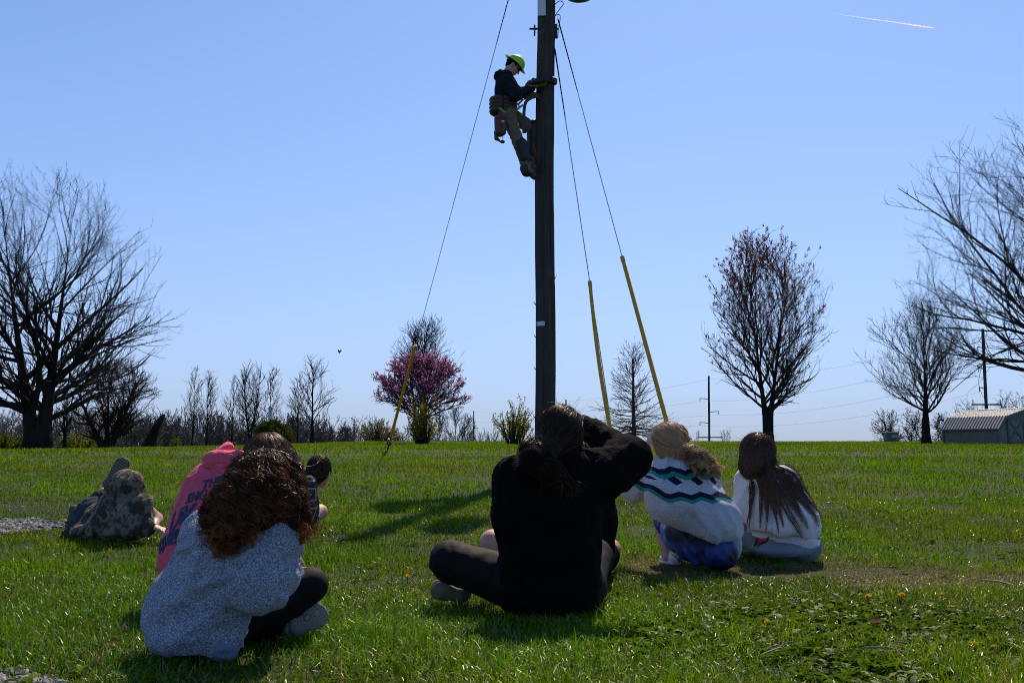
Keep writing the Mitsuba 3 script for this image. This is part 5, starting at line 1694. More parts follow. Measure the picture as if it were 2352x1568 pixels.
def flow_s(p, t):
    d = (p - top_s) * [6, 6, 0]
    back = unit(np.array([.55, -.10, -1.0]))
    return np.where(p[:, 2:] > hcs[2] - .07, unit(d + [0, 0, -1.0]), back)


s1 = strands(hbs, surface_roots(hms, r, 2000, lambda c: c[:, 2] > hcs[2] - .04), flow_s, 20, .012, r, .002, .002, 4, .0030, .5, 2, jitter=.04)
NC = 22
clumps = surface_roots(hms, r, NC, lambda c: (c[:, 2] < hcs[2] - .06) & (c[:, 1] < hcs[1]) & (c[:, 0] > hcs[0] - .09))
rt = np.repeat(clumps, 34, 0) + r.normal(0, .010, (NC * 34, 3))
fd = np.repeat(np.stack([(clumps[:, 0] - hcs[0]) * 5.0 + .42 + r.normal(0, .12, NC), r.normal(-.05, .05, NC), -np.ones(NC)], 1), 34, 0)
len_ = np.repeat(r.uniform(.75, 1.15, NC), 34)[:, None]
s2 = strands(both, rt, lambda p, t: unit(fd + [-.35 * t, -.06, 0]), 17, .0185 * len_, r, .015, .002, 3, .0022, .2, 1, jitter=.03, curl_t0=0, clump=34, gather=.8)
s3 = strands(hbs, surface_roots(hms, r, 120, lambda c: c[:, 2] > hcs[2]), lambda p, t: r.normal(0, .6, p.shape) + (p - hcs) * 4, 3, .012, r, .006, .004, 6, .0011, .2, 5, gravity=(0, 0, -.3), jitter=.5)
hair_part(ks, 'strands', 'hair_brown', [(s1, 2000), (s2, NC * 34), (s3, 120)], r, .8, .2)

# ---------------------------------------------------------------- the child in camouflage, lying on one elbow
M = thing('person', 'child in a hooded camouflage top lying propped on an elbow, one shoe raised behind', 'person')


def camo(p, n, uv):
    q = p + .02 * mi.Vector3f(mikit.noise(p.x * 9, p.y * 9, p.z * 9), mikit.noise(p.y * 9, p.z * 9, p.x * 9), mikit.noise(p.z * 9, p.x * 9, p.y * 9))
    a, b = mikit.fbm(q.x * 22, q.y * 22, q.z * 15, 3), mikit.fbm(q.x * 40 + 5, q.y * 40, q.z * 30, 3)
    c = mikit.mix((.045, .040, .032), (.16, .135, .105), smoothstep(.4, .58, a))
    c = mikit.mix(c, mi.Color3f(.05, .035, .022), smoothstep(.56, .66, b) * .8)
    br = dr.abs(mikit.fbm(q.x * 26, q.y * 26, q.z * 6, 2) - .5)
    return mikit.mix(c, mi.Color3f(.30, .29, .265), (1 - smoothstep(.008, .026, br)) * .55 * smoothstep(.35, .55, mikit.noise(p.x * 9, p.y * 9, p.z * 7)))


scene['camo_cotton'] = bumped(principled(proc(camo), .95, specular=.12), knit_bump, .003)
scene['shoe_dark'] = principled((.055, .054, .048), .85)


def tread(p, n, uv):
    return mikit.mix((.050, .047, .040), (.125, .118, .100), smoothstep(-.5, .3, dr.sin((p.x * .55 + p.z * .83) * 330 + 3 * mikit.noise(p.x * 30, p.z * 30))))


scene['sole_dark'] = principled(proc(tread), .85)
scene['slate_trouser'] = bumped(principled((.035, .042, .055), .85, specular=.2), knit_bump, .003)
Rm = look((.25, .95, .10))
hcm = at(294, 1116, 6.68)
nkm, chm, plm = at(290, 1150, 6.66), at(283, 1182, 6.7), at(205, 1205, 6.95)
bm = head_prims(hcm, Rm, .92, nkm, .045) + limb([nkm, chm, plm], [.048, .1, .1]) + limb([at(250, 1160, 6.62), at(232, 1215, 6.6), at(262, 1222, 6.85)], [.042, .036, .027]) + \
    limb([at(330, 1162, 6.64), at(358, 1192, 6.72), at(352, 1207, 6.60)], [.045, .040, .026]) + limb([at(215, 1200, 6.95), at(198, 1185, 7.3), at(238, 1130, 7.15)], [.075, .05, .036]) + limb([at(195, 1208, 7.0), at(190, 1198, 7.3), at(172, 1192, 7.6)], [.075, .05, .036])
part(M, 'body', join(Blob(bm, .011, .03).mesh(), hand_mesh(at(352, 1210, 6.60), at(374, 1216, 6.58) - at(352, 1210, 6.6), (0, 0, -1), .9, .3, 1, .0035), hand_mesh(at(262, 1222, 6.85), (.4, .8, -.1), (0, 0, -1), .85, .3, -1, .004)), 'skin', True)
eyes(M, hcm, Rm, .92)
cm = [(at(285, 1180, 6.68), at(232, 1196, 6.75), .150, .125), (at(255, 1158, 6.64), at(326, 1160, 6.64), .072, .072), (at(300, 1200, 6.64), at(235, 1212, 6.66), .105, .09), (at(195, 1218, 6.75), (.085, .14, .06)), (at(290, 1148, 6.66), at(285, 1165, 6.66), .085, .11), (at(262, 1218, 6.62), (.27, .12, .055))]
cm += limb([at(330, 1162, 6.64), at(332, 1206, 6.60)], [.062, .045]) + limb([at(250, 1160, 6.62), at(235, 1212, 6.58)], [.07, .07]) + limb([at(330, 1216, 6.58), at(352, 1212, 6.59)], [.036, .030])
cb = Blob(cm, .010, .05, noise=folds(6, .014, (.4, 0, 1), .45, 53))
part(M, 'hoodie', cb.mesh(), 'camo_cotton', True)
hd = Blob([(at(292, 1113, 6.66), (.112, .118, .104)), (at(288, 1139, 6.63), (.094, .075, .062))], .009, .03, cuts=[(hcm + Rm @ np.array([0, .088, 0]), Rm @ np.array([0, 1.0, 0]))], noise=folds(8, .010, (.5, 0, .5), .5, 54))
hd = carve(hd, Blob([(hcm + Rm @ np.array([0, .05, -.015]), (.086, .115, .095), Rm)], .009, .02, pad=.1))
part(M, 'hood', hd.mesh(), 'camo_cotton', True)
part(M, 'trousers', Blob(limb([at(222, 1182, 6.9), at(196, 1182, 7.25), at(232, 1142, 7.15)], [.125, .080, .060]) + limb([at(195, 1206, 6.95), at(190, 1198, 7.3), at(175, 1192, 7.6)], [.11, .08, .06]) + [(at(210, 1180, 6.9), at(190, 1200, 6.9), .105, .09)], .012, .04, noise=folds(8, .010, (1, 0, 1), .5, 55)).mesh(), 'slate_trouser', True)
shoe(M, 'shoe', at(241, 1123, 7.10), at(289, 1052, 7.04), (.35, 1.0, .25), 1.12, 'shoe_dark', 'sole_dark')
shoe(M, 'shoe', at(170, 1196, 7.6), at(166, 1200, 7.85), (0, 0, 1), .95, 'shoe_dark', 'sole_dark')

# ---------------------------------------------------------------- the boy in a dark patterned shirt
D_ = thing('person', 'short-haired boy in a dark shirt patterned with pale outlines, head bowed to the right', 'person')


def boy_shirt(p, n, uv):
    a, b = p.x * 7.5 + p.y * 3, p.z * 7.5
    i, j = dr.floor(a), dr.floor(b)
    u, v = a - i - .5, b - j - .5
    k = mikit.cell_rand(i, j, 1)
    d = dr.abs(dr.maximum(dr.abs(u + v * (k - .5)), dr.abs(v)) - .30)
    line = 1 - smoothstep(.025, .05, d)
    g = smoothstep(.72, .76, mikit.fbm(p.x * 30, p.y * 30, p.z * 30, 2))
    c = mikit.mix((.012, .013, .016), (.30, .33, .38), line * .8)
    return mikit.mix(c, mi.Color3f(.30, .36, .48), g)


scene['boy_shirt'] = principled(proc(boy_shirt), .85)
Rd = look((.20, .95, -.22))
hcd = at(734, 1078, 7.22)
nkd, chd, pld = at(708, 1098, 7.2), at(694, 1130, 7.16), at(684, 1180, 7.1)
bd = head_prims(hcd, Rd, .95, nkd, .047) + limb([nkd, chd, pld], [.05, .1, .1]) + limb([at(712, 1112, 7.05), at(712, 1165, 7.1), at(704, 1184, 7.25)], [.042, .036, .027]) + limb([at(690, 1110, 7.3), at(700, 1160, 7.4), at(706, 1180, 7.4)], [.042, .036, .027]) + limb([at(685, 1188, 7.1), at(735, 1175, 7.4), at(700, 1190, 7.5)], [.07, .05, .036]) + limb([at(675, 1188, 7.2), at(705, 1172, 7.6), at(690, 1190, 7.7)], [.07, .05, .036])
part(D_, 'body', join(Blob(bd, .011, .03).mesh(), hand_mesh(at(700, 1184, 7.22), (.4, .4, -.1), (0, .5, -.4), .7, .8, 1, .004), hand_mesh(at(702, 1180, 7.4), (.5, .1, -.1), (0, -.5, -.4), .7, .8, -1, .004)), 'skin', True)
eyes(D_, hcd, Rd, .95)
sh = Blob([(at(694, 1118, 7.16), at(686, 1178, 7.1), .108, .125), (at(704, 1100, 7.2), at(698, 1112, 7.18), .06, .085)] + limb([at(710, 1112, 7.05), at(710, 1160, 7.06), at(718, 1186, 7.15)], [.062, .058, .045]) + limb([at(690, 1110, 7.3), at(700, 1160, 7.4), at(720, 1176, 7.4)], [.062, .056, .042]), .010, .04, noise=folds(8, .009, seed=63))
part(D_, 'shirt', sh.mesh(), 'boy_shirt', True)
part(D_, 'collar', Blob(limb([at(686, 1092, 7.12), at(694, 1080, 7.2), at(712, 1094, 7.3), at(728, 1104, 7.28)], [.02, .026, .024, .014]), .008, .02).mesh(), 'boy_shirt', True)
part(D_, 'trousers', Blob(limb([at(685, 1188, 7.1), at(712, 1182, 7.4), at(700, 1190, 7.5)], [.095, .07, .05]) + limb([at(675, 1188, 7.2), at(700, 1176, 7.6), at(690, 1190, 7.7)], [.09, .07, .05]), .012, .03).mesh(), 'slate_trouser', True)
shoe(D_, 'shoe', at(700, 1192, 7.5), at(712, 1192, 7.7), (0, 0, 1), .85, 'shoe_grey', 'sole_rubber')
shoe(D_, 'shoe', at(690, 1192, 7.7), at(700, 1192, 7.9), (0, 0, 1), .85, 'shoe_grey', 'sole_rubber')
hbd = Blob([(hcd + Rd @ np.array([0, -.012, .012]), (.086, .100, .092), Rd), (hcd + Rd @ np.array([0, -.05, -.045]), (.074, .058, .066), Rd)], .009, .03, cuts=[(hcd + Rd @ np.array([0, .066, 0]), Rd @ np.array([0, 1.0, -.5]))])
hmd = hbd.mesh()
r = np.random.default_rng(61)
kd = part(D_, 'hair', hmd, 'hair_dark_mass', True)
crown_d = hcd + Rd @ np.array([0, -.06, .08])
hair_part(kd, 'strands', 'hair_dark', [(strands(hbd, surface_roots(hmd, r, 2600, lambda c: c[:, 2] > -9), lambda p, t: unit(p - crown_d) + .6 * (p - hcd) * 8, 4, .007, r, .002, 0, 1, .0024, .3, 0, jitter=.12, hug=.97), 2600)], r, 1.0, .2)

# ---------------------------------------------------------------- the man climbing the pole
L_ = thing('person', 'man in a lime hard hat, dark hoodie and tan trousers climbing the wooden pole', 'person')
Y = PY - .06
a = lambda px, py, dy=0.0: at(px, py, Y + dy)
scene['lime_shell'] = principled((.33, .62, .02), .38, specular=.5, clearcoat=.4)
scene['navy_hoodie'] = bumped(principled((.013, .016, .024), .92, specular=.15), knit_bump, .003)
scene['tan_canvas'] = bumped(principled((.15, .12, .082), .92, specular=.12), knit_bump, .003)
scene['belt_leather'] = principled((.050, .030, .020), .65)
scene['red_leather'] = principled((.085, .028, .020), .6)
scene['glove_leather'] = principled((.16, .10, .035), .75)
scene['pad_black'] = principled((.012, .013, .016), .6)
scene['teal_strap'] = principled((.010, .06, .055), .7)
scene['red_strap'] = principled((.20, .015, .015), .6)
scene['lime_tag'] = principled((.06, .42, .06), .6)
hcl = a(1181, 150)
fwd = unit(np.array([.77, .03, -.64]))
Rl = look(fwd, (.5, 0, .85))
nkl, chl, pll = a(1163, 172), a(1158, 196), a(1158, 250)
shR_, elR_, wrR_ = a(1164, 188, -.16), a(1184, 218, -.20), a(1221, 203, -.14)
shL_l, elL_l, wrL_l = a(1168, 188, .16), a(1190, 216, .17), a(1219, 219, .02)
hipR, knR_, anR_ = a(1168, 268, -.09), a(1194, 337, -.12), a(1213, 392, -.10)
hipL_, knL_, anL_ = a(1178, 268, .09), a(1223, 295, .10), a(1223, 374, .08)
bl = head_prims(hcl, Rl, 1.0, nkl, .056) + limb([nkl, chl, pll], [.055, .095, .10]) + limb([shR_, elR_, wrR_], [.05, .042, .032]) + limb([shL_l, elL_l, wrL_l], [.05, .042, .032]) + limb([hipR, knR_, anR_], [.08, .055, .042]) + limb([hipL_, knL_, anL_], [.08, .055, .042])
part(L_, 'body', Blob(bl, .011, .03).mesh(), 'skin', True)
eyes(L_, hcl, Rl)
part(L_, 'sunglasses', Blob([(hcl + Rl @ np.array([-.05, .092, -.016]), hcl + Rl @ np.array([.05, .092, -.016]), .016, .016), (hcl + Rl @ np.array([-.072, .04, -.01]), hcl + Rl @ np.array([-.06, .085, -.014]), .006, .008), (hcl + Rl @ np.array([.072, .04, -.01]), hcl + Rl @ np.array([.06, .085, -.014]), .006, .008)], .006, .01).mesh(), 'eye_dark', True)
part(L_, 'hair', Blob([(hcl + Rl @ np.array([0, -.014, .004]), (.080, .098, .086), Rl), (hcl + Rl @ np.array([0, -.062, -.045]), (.06, .04, .045), Rl)], .009, .02, cuts=[(hcl + Rl @ np.array([0, .055, 0]), Rl @ np.array([0, 1.0, -.6]))]).mesh(), 'hair_dark_mass', True)
# hard hat: dome, ridges, brim; worn with the peak to the front
prof = []
dome = trimesh.creation.icosphere(4, 1.0)
v = np.array(dome.vertices)
f = np.array(dome.faces)
keep = (v[f][:, :, 2] > -.08).all(1)
rid = .045 * np.clip(1 - np.abs(np.abs(v[:, 0]) - .22) / .10, 0, 1) * np.clip(v[:, 2] - .25, 0, 1)
shell = v * (np.array([.106, .128, .112]) * (1 + rid[:, None]))
hat_c = hcl + Rl @ np.array([0, .002, .030])
m = trimesh.Trimesh(shell, f[keep], process=False)
m.remove_unreferenced_vertices()
inner = np.array(m.vertices) * .97
both_v = np.vstack([np.array(m.vertices), inner])
both_f = np.vstack([np.array(m.faces), np.array(m.faces)[:, ::-1] + len(inner)])
hat = part(L_, 'hard_hat', (both_v @ Rl.T + hat_c, both_f), 'lime_shell', True)
th = np.linspace(0, 2 * np.pi, 64, endpoint=False)
front = np.clip(np.sin(th), 0, 1) ** 3
bk_ = np.clip(-np.sin(th), 0, 1) ** 6
ro = np.stack([(.106 + .012) * np.cos(th), (.128 + .012 + .042 * front + .040 * bk_) * np.sin(th), -.006 - .020 * front + .01 * bk_], 1)
ri = np.stack([.104 * np.cos(th), .126 * np.sin(th), 0 * th], 1)
vb = np.vstack([ro + [0, 0, .002], ri + [0, 0, .002], ro - [0, 0, .004], ri - [0, 0, .004]])
i = np.arange(64)
j = (i + 1) % 64
fb_ = []
for o1, o2, flip in ((0, 64, 0), (128, 192, 1), (0, 128, 1), (64, 192, 0)):
    q = np.stack([o1 + i, o1 + j, o2 + j, o2 + i], 1)
    fb_.append(q[:, ::-1] if flip else q)
part(hat, 'brim', (vb @ Rl.T + hat_c, np.vstack(fb_)), 'lime_shell', 30)
part(hat, 'headband', tube(np.stack([.094 * np.cos(th), .116 * np.sin(th), -.012 - .03 * bk_], 1) @ Rl.T + hat_c, .010, 6), 'pad_black', True)
hb_l = Blob([(a(1159, 184), a(1157, 228), .120, .128), (shR_, shL_l, .075, .075), (nkl, a(1160, 184), .065, .10), (a(1163, 205), a(1166, 222), .13, .12)] + limb([shR_, elR_, wrR_], [.085, .078, .05]) + limb([shL_l, elL_l, wrL_l], [.085, .075, .05]), .010, .05, noise=folds(8, .012, (0, 0, 1), .5, 73))
part(L_, 'hoodie', hb_l.mesh(), 'navy_hoodie', True)
part(L_, 'hood', Blob([(a(1150, 168), a(1141, 178), .050, .042), (a(1160, 168, -.07), a(1144, 172, -.05), .035, .05), (a(1160, 168, .07), a(1144, 172, .05), .035, .05)], .009, .03, noise=folds(12, .010, (1, 0, 0), .4, 74)).mesh(), 'navy_hoodie', True)
tr = Blob([(a(1168, 262, -.07), a(1168, 262, .07), .11, .11)] + limb([hipR, knR_, anR_], [.100, .074, .070], .02) + limb([hipL_, knL_, anL_], [.100, .076, .064], .02), .010, .04, noise=folds(8, .012, (.3, 0, 1), .5, 75))
part(L_, 'trousers', tr.mesh(), 'tan_canvas', True)
for s_, (k0, k1, an) in enumerate(((hipR, knR_, anR_), (hipL_, knL_, anL_))):
    d = unit(an - k1)
    kp = part(L_, 'knee_pad', Blob([(k1 - d * .03 + [.02, 0, 0], k1 + d * .16 + [.012, 0, 0], .092, .084)], .009, .02).mesh(), 'pad_black', True)
    # climbing iron along the shin
    part(L_, 'climbing_iron', Blob([(k1 + d * .20 + [.03, .05 * (1 if s_ else -1), 0], an + d * .03 + [.01, .05 * (1 if s_ else -1), 0], .014, .014), (an + d * .05 + [.01, .05 * (1 if s_ else -1), 0], an + d * .06 + [.07, 0, -.03], .010, .006)], .005, .01).mesh(), 'dark_steel', True)
    part(L_, 'shin_pad', Blob([(k1 + d * .22 + [.012, 0, 0], k1 + d * .36 + [.012, 0, 0],   .082, .080)] if s_ else [(k1 + d * .30 - [.02, 0, 0], k1 + d * .34 - [.02, 0, 0], .078, .076)], .009, .02).mesh(), 'pad_black', True)
part(L_, 'red_strap', Blob([(a(1226, 334, .02), a(1232, 362, .02), .020, .022)], .006, .01).mesh(), 'red_strap', True)
shoe(L_, 'boot', a(1211, 396, -.10), a(1226, 413, -.08) + [.02, 0, -.0], (.5, 0, .8), 1.15, 'belt_leather', 'pad_black')
shoe(L_, 'boot', a(1219, 386, .08), a(1246, 388, .06), (-.1, 0, 1), 1.15, 'belt_leather', 'pad_black')
# gloves on the pole
part(L_, 'glove', join(hand_mesh(wrR_ + [.03, 0, .03], a(1262, 188, -.16) - wrR_, (0, 1, -.3), 1.15, .28, 1, .004), Blob([(wrR_ - [.03, 0, -.02], wrR_ + [.05, 0, .045], .062, .045)], .008, .01).mesh()), 'glove_leather', True)
part(L_, 'glove', join(hand_mesh(wrL_l + [.02, 0, 0], a(1245, 218, .0) - wrL_l, (0, .3, -1), 1.15, .8, -1, .004), Blob([(wrL_l - [.03, 0, 0], wrL_l + [.04, 0, 0], .055, .045)], .008, .01).mesh()), 'glove_leather', True)
# tool belt
def ring(c, R, rx, ry, r0, r1, n=40, sq=1.0):
    t = np.linspace(0, 2 * np.pi, n)
    return np.stack([rx * np.cos(t), ry * np.sin(t), 0 * t], 1) @ np.asarray(R).T + c


Rbelt = look((.95, 0, -.12))
bc0 = a(1156, 247)
bt = []
for k, dz in enumerate((.075, .025, -.025, -.075)):
    bt.append(tube(ring(bc0 + [0.0, 0, dz], Rbelt, .165 - .004 * k, .155, 0, 0), .034, 8))
belt = part(L_, 'tool_belt', join(*bt), 'belt_leather', True)
part(belt, 'pouch', Blob([(a(1146, 274, -.20), a(1148, 303, -.20), .062, .068), (a(1158, 280, -.20), a(1157, 304, -.20), .03, .03)], .008, .03).mesh(), 'red_leather', True)
part(belt, 'leather_tail', Blob(limb([a(1139, 304, -.2), a(1140, 318, -.2), a(1149, 325, -.2)], [.026, .026, .012]), .007, .01).mesh(), 'belt_leather', True)
part(belt, 'cord', tube([a(1155, 306, -.2), a(1155, 322, -.2)], .005, 6), 'pad_black')
part(belt, 'tape_roll', Blob([(a(1154, 326, -.2), (.034, .02, .022))], .006, .01).mesh(), 'pad_black', True)
tg = Blob([(a(1148, 250, -.235), a(1159, 258, -.235), .016, .015)], .005, .01)
part(belt, 'lime_tag', tg.mesh(), 'lime_tag', True)
tg = bevel_box((.034, .012, .022), .003)
part(belt, 'white_tag', (tg[0] + a(1155, 279, -.275), tg[1]), 'tag_metal')
tg = Blob([(a(1153, 284, -.272), (.020, .01, .016))], .005, .01)
part(belt, 'red_tag', tg.mesh(), 'red_strap', True)
t = trimesh.creation.torus(.042, .010, 24, 8)
part(belt, 'ring', (np.array(t.vertices) @ frame((0, 1, .0)).T + a(1185, 246, -.1), np.array(t.faces)), 'galvanised', True)
for p, q in (((1190, 240), (1202, 228)), ((1190, 250), (1200, 242))):
    part(belt, 'snap_hook', Blob([(a(*p, -.1), a(*q, -.1), .014, .012)], .005, .01).mesh(), 'galvanised', True)
# positioning strap round the pole and its hanging tail
cz = a(1212, 192)[2]
pcx = .43
tt = np.linspace(math.radians(200), math.radians(-90), 40)
loop = np.stack([pcx + .155 * np.cos(tt), PY + .155 * np.sin(tt), cz + .05 + .03 * np.sin(tt * 1.0)], 1)
start = a(1213, 193, -.1)
path = np.vstack([bez([start, a(1228, 188, -.15), loop[-1]], 10)[:-1], loop[::-1]])
strap = thing('positioning_strap', 'dark climbing strap wrapped round the pole at the climber’s hands'.replace('’', "'"), 'strap')
bnd = []
for dz in (-.024, 0, .024):
    bnd.append(tube(path + [0, 0, dz], .018, 6))
part(strap, 'band', join(*bnd), 'pad_black', True)
part(strap, 'wear_pad', Blob(limb([a(1214, 193, -.17), a(1236, 186, -.22), a(1256, 183, -.2)], [.030, .036, .03]), .007, .01).mesh(), 'pad_black', True)
ln = thing('lanyard', 'teal webbing lanyard hanging in a loop between the climber and the pole', 'lanyard')
def webbing(pts, w, t_=.006):
    p = bez(pts, 24)
    d = unit(np.gradient(p, axis=0))
    s_ = unit(np.cross(d, [0, 1, 0.0]))
    nn = np.cross(d, s_)
    v = np.stack([p - s_ * w / 2 - nn * t_, p + s_ * w / 2 - nn * t_, p + s_ * w / 2 + nn * t_, p - s_ * w / 2 + nn * t_], 1).reshape(-1, 3)
    n = len(p)
    i = (np.arange(n - 1) * 4)[:, None] + 0
    fs = []
    for k in range(4):
        fs.append(np.concatenate([i + k, i + (k + 1) % 4, i + 4 + (k + 1) % 4, i + 4 + k], 1))
    return v, np.vstack(fs + [np.array([[0, 1, 2, 3]]), np.array([[3, 2, 1, 0]]) + 4 * (n - 1)])


part(ln, 'strap', webbing([a(1226, 222, -.12), a(1211, 231, -.14), a(1205, 245, -.14), a(1203, 275, -.13), a(1204, 302, -.12)], .042), 'teal_strap')
part(ln, 'strap_end', webbing([a(1204, 296, -.128), a(1204, 300, -.122), a(1204, 306, -.12)], .05, .012), 'pad_black')

# ---------------------------------------------------------------- gravel, weeds, flowers, twigs, fallen leaves
r = np.random.default_rng(101)


def stones(n, y0, y1, x0, x1, s0, s1):
    x, y = r.uniform(x0, x1, n), r.uniform(y0, y1, n)
    k = r.uniform(0, 1, n) < gravel_cover(x, y) ** .7
    x, y = x[k], y[k]
    base = trimesh.creation.icosphere(1, 1.0)
    bv, bf = np.array(base.vertices), np.array(base.faces)
    n = len(x)
    sc = r.uniform(s0, s1, (n, 1, 1)) * r.uniform(.6, 1.25, (n, 1, 3))
    jag = 1 + r.normal(0, .16, (n, len(bv), 1))
    ang = r.uniform(0, 6.28, n)
    c, s = np.cos(ang)[:, None], np.sin(ang)[:, None]
    v = bv[None] * jag * sc
    v = np.stack([v[..., 0] * c - v[..., 1] * s, v[..., 0] * s + v[..., 1] * c, v[..., 2] * .7], -1)
    v = v + np.stack([x, y, gz(x, y) + .3 * sc[:, 0, 2]], 1)[:, None]
    f = (np.arange(n) * len(bv))[:, None, None] + bf[None]
    g = r.uniform(.07, .28, (n, 1, 1)) * np.array([1, .98, .95])
    col = np.broadcast_to(g, v.shape)
    return v.reshape(-1, 3), f.reshape(-1, 3), col.reshape(-1, 3)


scene['stone'] = {'type': 'twosided', 'b': {'type': 'principled', 'base_color': VC, 'roughness': .9, 'specular': .2}}
v, f, c = merge([stones(3000, 2.5, 3.3, -2.2, -1.0, .008, .020), stones(5200, 6.7, 8.0, -5.2, -2.9, .012, .026)])
single('gravel', 'pale grey loose gravel in bare patches at the left', 'gravel', (v, f), 'stone', kind='stuff', color=c)


def broadleaf(n, x0, x1, y0, y1, cover, s0, s1):
    """Rosettes of lobed leaves, each a bent strip of six triangles."""
    x, y = r.uniform(x0, x1, n), r.uniform(y0, y1, n)
    k = r.uniform(0, 1, n) < cover(x, y)
    x, y = x[k], y[k]
    m = 6
    x, y = np.repeat(x, m), np.repeat(y, m)
    n = len(x)
    az = r.uniform(0, 6.28, n)
    L = r.uniform(s0, s1, n)
    d = np.stack([np.cos(az), np.sin(az), 0 * az], 1)
    sd = np.stack([-np.sin(az), np.cos(az), 0 * az], 1)
    el = r.uniform(.1, .8, n)
    t = np.array([0, .3, .55, .8, 1.0])
    wid = np.array([.12, .5, .62, .45, 0]) * .34
    ph = r.uniform(.6, 1.4, (n, 5))
    z = (np.sin(el)[:, None] * t[None] - .55 * t[None] ** 2 * r.uniform(.4, 1.2, (n, 1))) * L[:, None]
    sp = np.stack([x, y, gz(x, y) + .012], 1)[:, None] + d[:, None] * (t[None] * L[:, None] * np.cos(el)[:, None])[..., None] + np.array([0, 0, 1.0]) * z[..., None]
    w = (wid[None] * ph * L[:, None])[..., None] * sd[:, None]
    lift = np.array([0, 0, 1.0]) * (np.abs(wid[None]) * L[:, None] * .3)[..., None]
    v = np.stack([sp - w + lift, sp, sp + w + lift], 2).reshape(-1, 3)
    q = []
    for i in range(4):
        for j in range(2):
            a = i * 3 + j
            q += [[a, a + 1, a + 4], [a, a + 4, a + 3]]
    f = (np.arange(n) * 15)[:, None, None] + np.array(q)[None]
    u = r.uniform(0, 1, (n, 1, 1))
    c = np.array([.035, .085, .006]) * (1 - u) + np.array([.12, .19, .014]) * u
    return v, f.reshape(-1, 3), np.broadcast_to(c, (n, 15, 3)).reshape(-1, 3)


scene['weed_material'] = {'type': 'principledthin', 'base_color': VC, 'roughness': 0.38, 'spec_trans': 0.0, 'diff_trans': 0.75, 'eta': 1.5}
scene['weed_waxy'] = {'type': 'twosided', 'b': {'type': 'principled', 'base_color': VC, 'roughness': .62, 'specular': .22}}
v, f, c = broadleaf(800, -.2, 2.9, 2.7, 4.8, weed_cover, .025, .062)
scene['weeds__001'] = ply((v, f), 'weed_waxy', color=c * .6)
v, f, c = merge([broadleaf(2700, -.2, 2.9, 2.7, 4.8, weed_cover, .025, .066), broadleaf(420, -3, 3.5, 2.4, 7.5, lambda x, y: np.full(len(x), .45), .03, .08)])
single('weeds', 'dark glossy broad-leaved weeds spreading over the lawn at lower right', 'weeds', (v, f), 'weed_material', kind='stuff', color=c)

scene['petal_yellow'] = {'type': 'principledthin', 'base_color': {'type': 'rgb', 'value': [.62, .42, .008]}, 'roughness': .7, 'spec_trans': 0.0, 'diff_trans': .8, 'eta': 1.3}
scene['stalk_green'] = principled((.06, .10, .02), .7)
scene['dry_leaf'] = {'type': 'principledthin', 'base_color': {'type': 'rgb', 'value': [.16, .085, .045]}, 'roughness': .7, 'spec_trans': 0.0, 'diff_trans': .6, 'eta': 1.4}
scene['dry_twig'] = principled((.22, .19, .15), .85)


def on_ground(px, py):
    """Where the line of sight at this pixel meets the lawn."""
    lo, hi = 2.0, 60.0
    for _ in range(40):
        m = (lo + hi) / 2
        p = at(px, py, m)
        lo, hi = (m, hi) if p[2] > gz(p[0], m) else (lo, m)
    return at(px, py, lo)


for px, py, sz, lab in ((1995, 1389, 1.0, 'middle dandelion of three in a row in the weeds, left of the widest'), (2072, 1386, 1.1, 'widest dandelion flower, in the weeds right of the long twig'), (2165, 1384, .7, 'small dandelion at the right end of the row in the weeds'),
                        (936, 1338, .8, 'lone dandelion between the curly-haired girl and the woman in black'), (1764, 1452, .8, 'small dandelion low in the weeds behind the woman in black'), (1812, 1448, .6, 'tiny dandelion next to the low one in the weeds'),
                        (2240, 1505, .7, 'dandelion close to the right edge of the lawn'), (2285, 1512, .6, 'rightmost low dandelion near the lower right corner'), (1408, 1432, .6, 'dandelion beside the seated woman’s shadow'.replace('’', "'"))):
    p = on_ground(px, py + 6)
    k = thing('dandelion', lab, 'dandelion')
    n = 54
    az, el = r.uniform(0, 6.28, n), r.uniform(.05, 1.4, n)
    d = np.stack([np.cos(az) * np.cos(el), np.sin(az) * np.cos(el), np.sin(el) * .75], 1)
    s_ = unit(np.stack([-np.sin(az), np.cos(az), 0 * az], 1))
    R_ = .016 * sz
    top = p + [0, 0, .045]
    v = np.stack([top + d * .003, top + d * R_ - s_ * .0035 * sz, top + d * R_ + s_ * .0035 * sz], 1).reshape(-1, 3)
    part(k, 'petals', (v, np.arange(n * 3).reshape(-1, 3)), 'petal_yellow')
    part(k, 'stalk', tube([p - [0, 0, .01], top], .0022, 6), 'stalk_green')

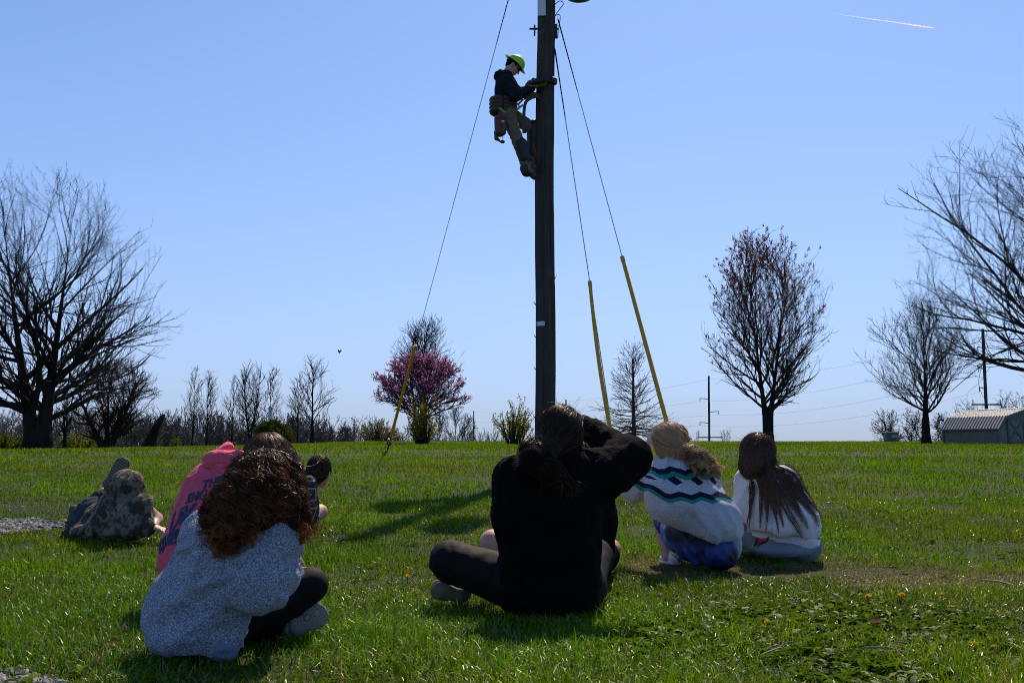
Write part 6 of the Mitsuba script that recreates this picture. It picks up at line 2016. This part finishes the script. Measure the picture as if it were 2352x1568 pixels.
for pts, rr, lab in ((((1985, 1500), (2040, 1506), (2095, 1514), (2150, 1519)), .006, 'pale dry twig lying across the weeds at lower right'), (((2255, 1340), (2300, 1348), (2352, 1360), (2400, 1372)), .006, 'dry twig at the right edge of the lawn'),
                     (((1750, 1516), (1790, 1506), (1812, 1500)), .004, 'short thin twig left of the long pale twig')):
    p = [on_ground(*q) + [0, 0, .018 + .008 * (i % 2)] for i, q in enumerate(pts)]
    k = thing('twig', lab, 'twig')
    part(k, 'stem', tube(bez(p, 14), np.linspace(rr, rr * .5, 14), 6), 'dry_twig', True)
    m_ = np.array(p[1])
    part(k, 'side_shoot', tube(bez([m_, m_ + [.03, .03, .012], m_ + [.08, .04, .01]], 6), np.linspace(rr * .5, rr * .25, 6), 5), 'dry_twig', True)


def dry_leaf(px, py, s, lab, a):
    p = on_ground(px, py) + [0, 0, .03]
    u = np.linspace(-1, 1, 9)
    o = np.sqrt(np.clip(1 - u * u, 0, 1)) * (1 + .25 * np.sin(u * 9))
    rows = []
    for q in (-1, 0, 1):
        rows.append(np.stack([u * s, q * o * s * .55, .35 * s * (q * q * o) + .15 * s * u * u], 1))
    v = np.stack(rows, 1).reshape(-1, 3)
    c_, s_ = math.cos(a), math.sin(a)
    R = np.array([[c_, -s_, 0], [s_, c_, 0], [0, 0, 1]]) @ np.array([[1, 0, 0], [0, .85, -.53], [0, .53, .85]])
    f = []
    for i in range(8):
        for j in range(2):
            q = i * 3 + j
            f += [[q, q + 1, q + 4], [q, q + 4, q + 3]]
    single('fallen_leaf', lab, 'leaf', (v @ R.T + p, np.array(f)), 'dry_leaf', True)


dry_leaf(2008, 1446, .030, 'curled grey-brown fallen leaf standing up in the weeds', .6)
dry_leaf(2032, 1386, .022, 'brown fallen leaf beside the widest dandelion', 1.2)
dry_leaf(262, 1496, .020, 'small dark brown leaf left of the curly-haired girl', .3)
dry_leaf(445, 1470, .018, 'small brown leaf in the shadow of the curly-haired girl', 1.9)
dry_leaf(330, 1440, .026, 'dry brown leaf at the left side of the pale fleece', 2.4)
dry_leaf(1655, 1545, .016, 'reddish fallen leaf near the bottom edge', .9)
dry_leaf(1070, 1250, .016, 'dry leaf in the grass left of the woman in black', .2)
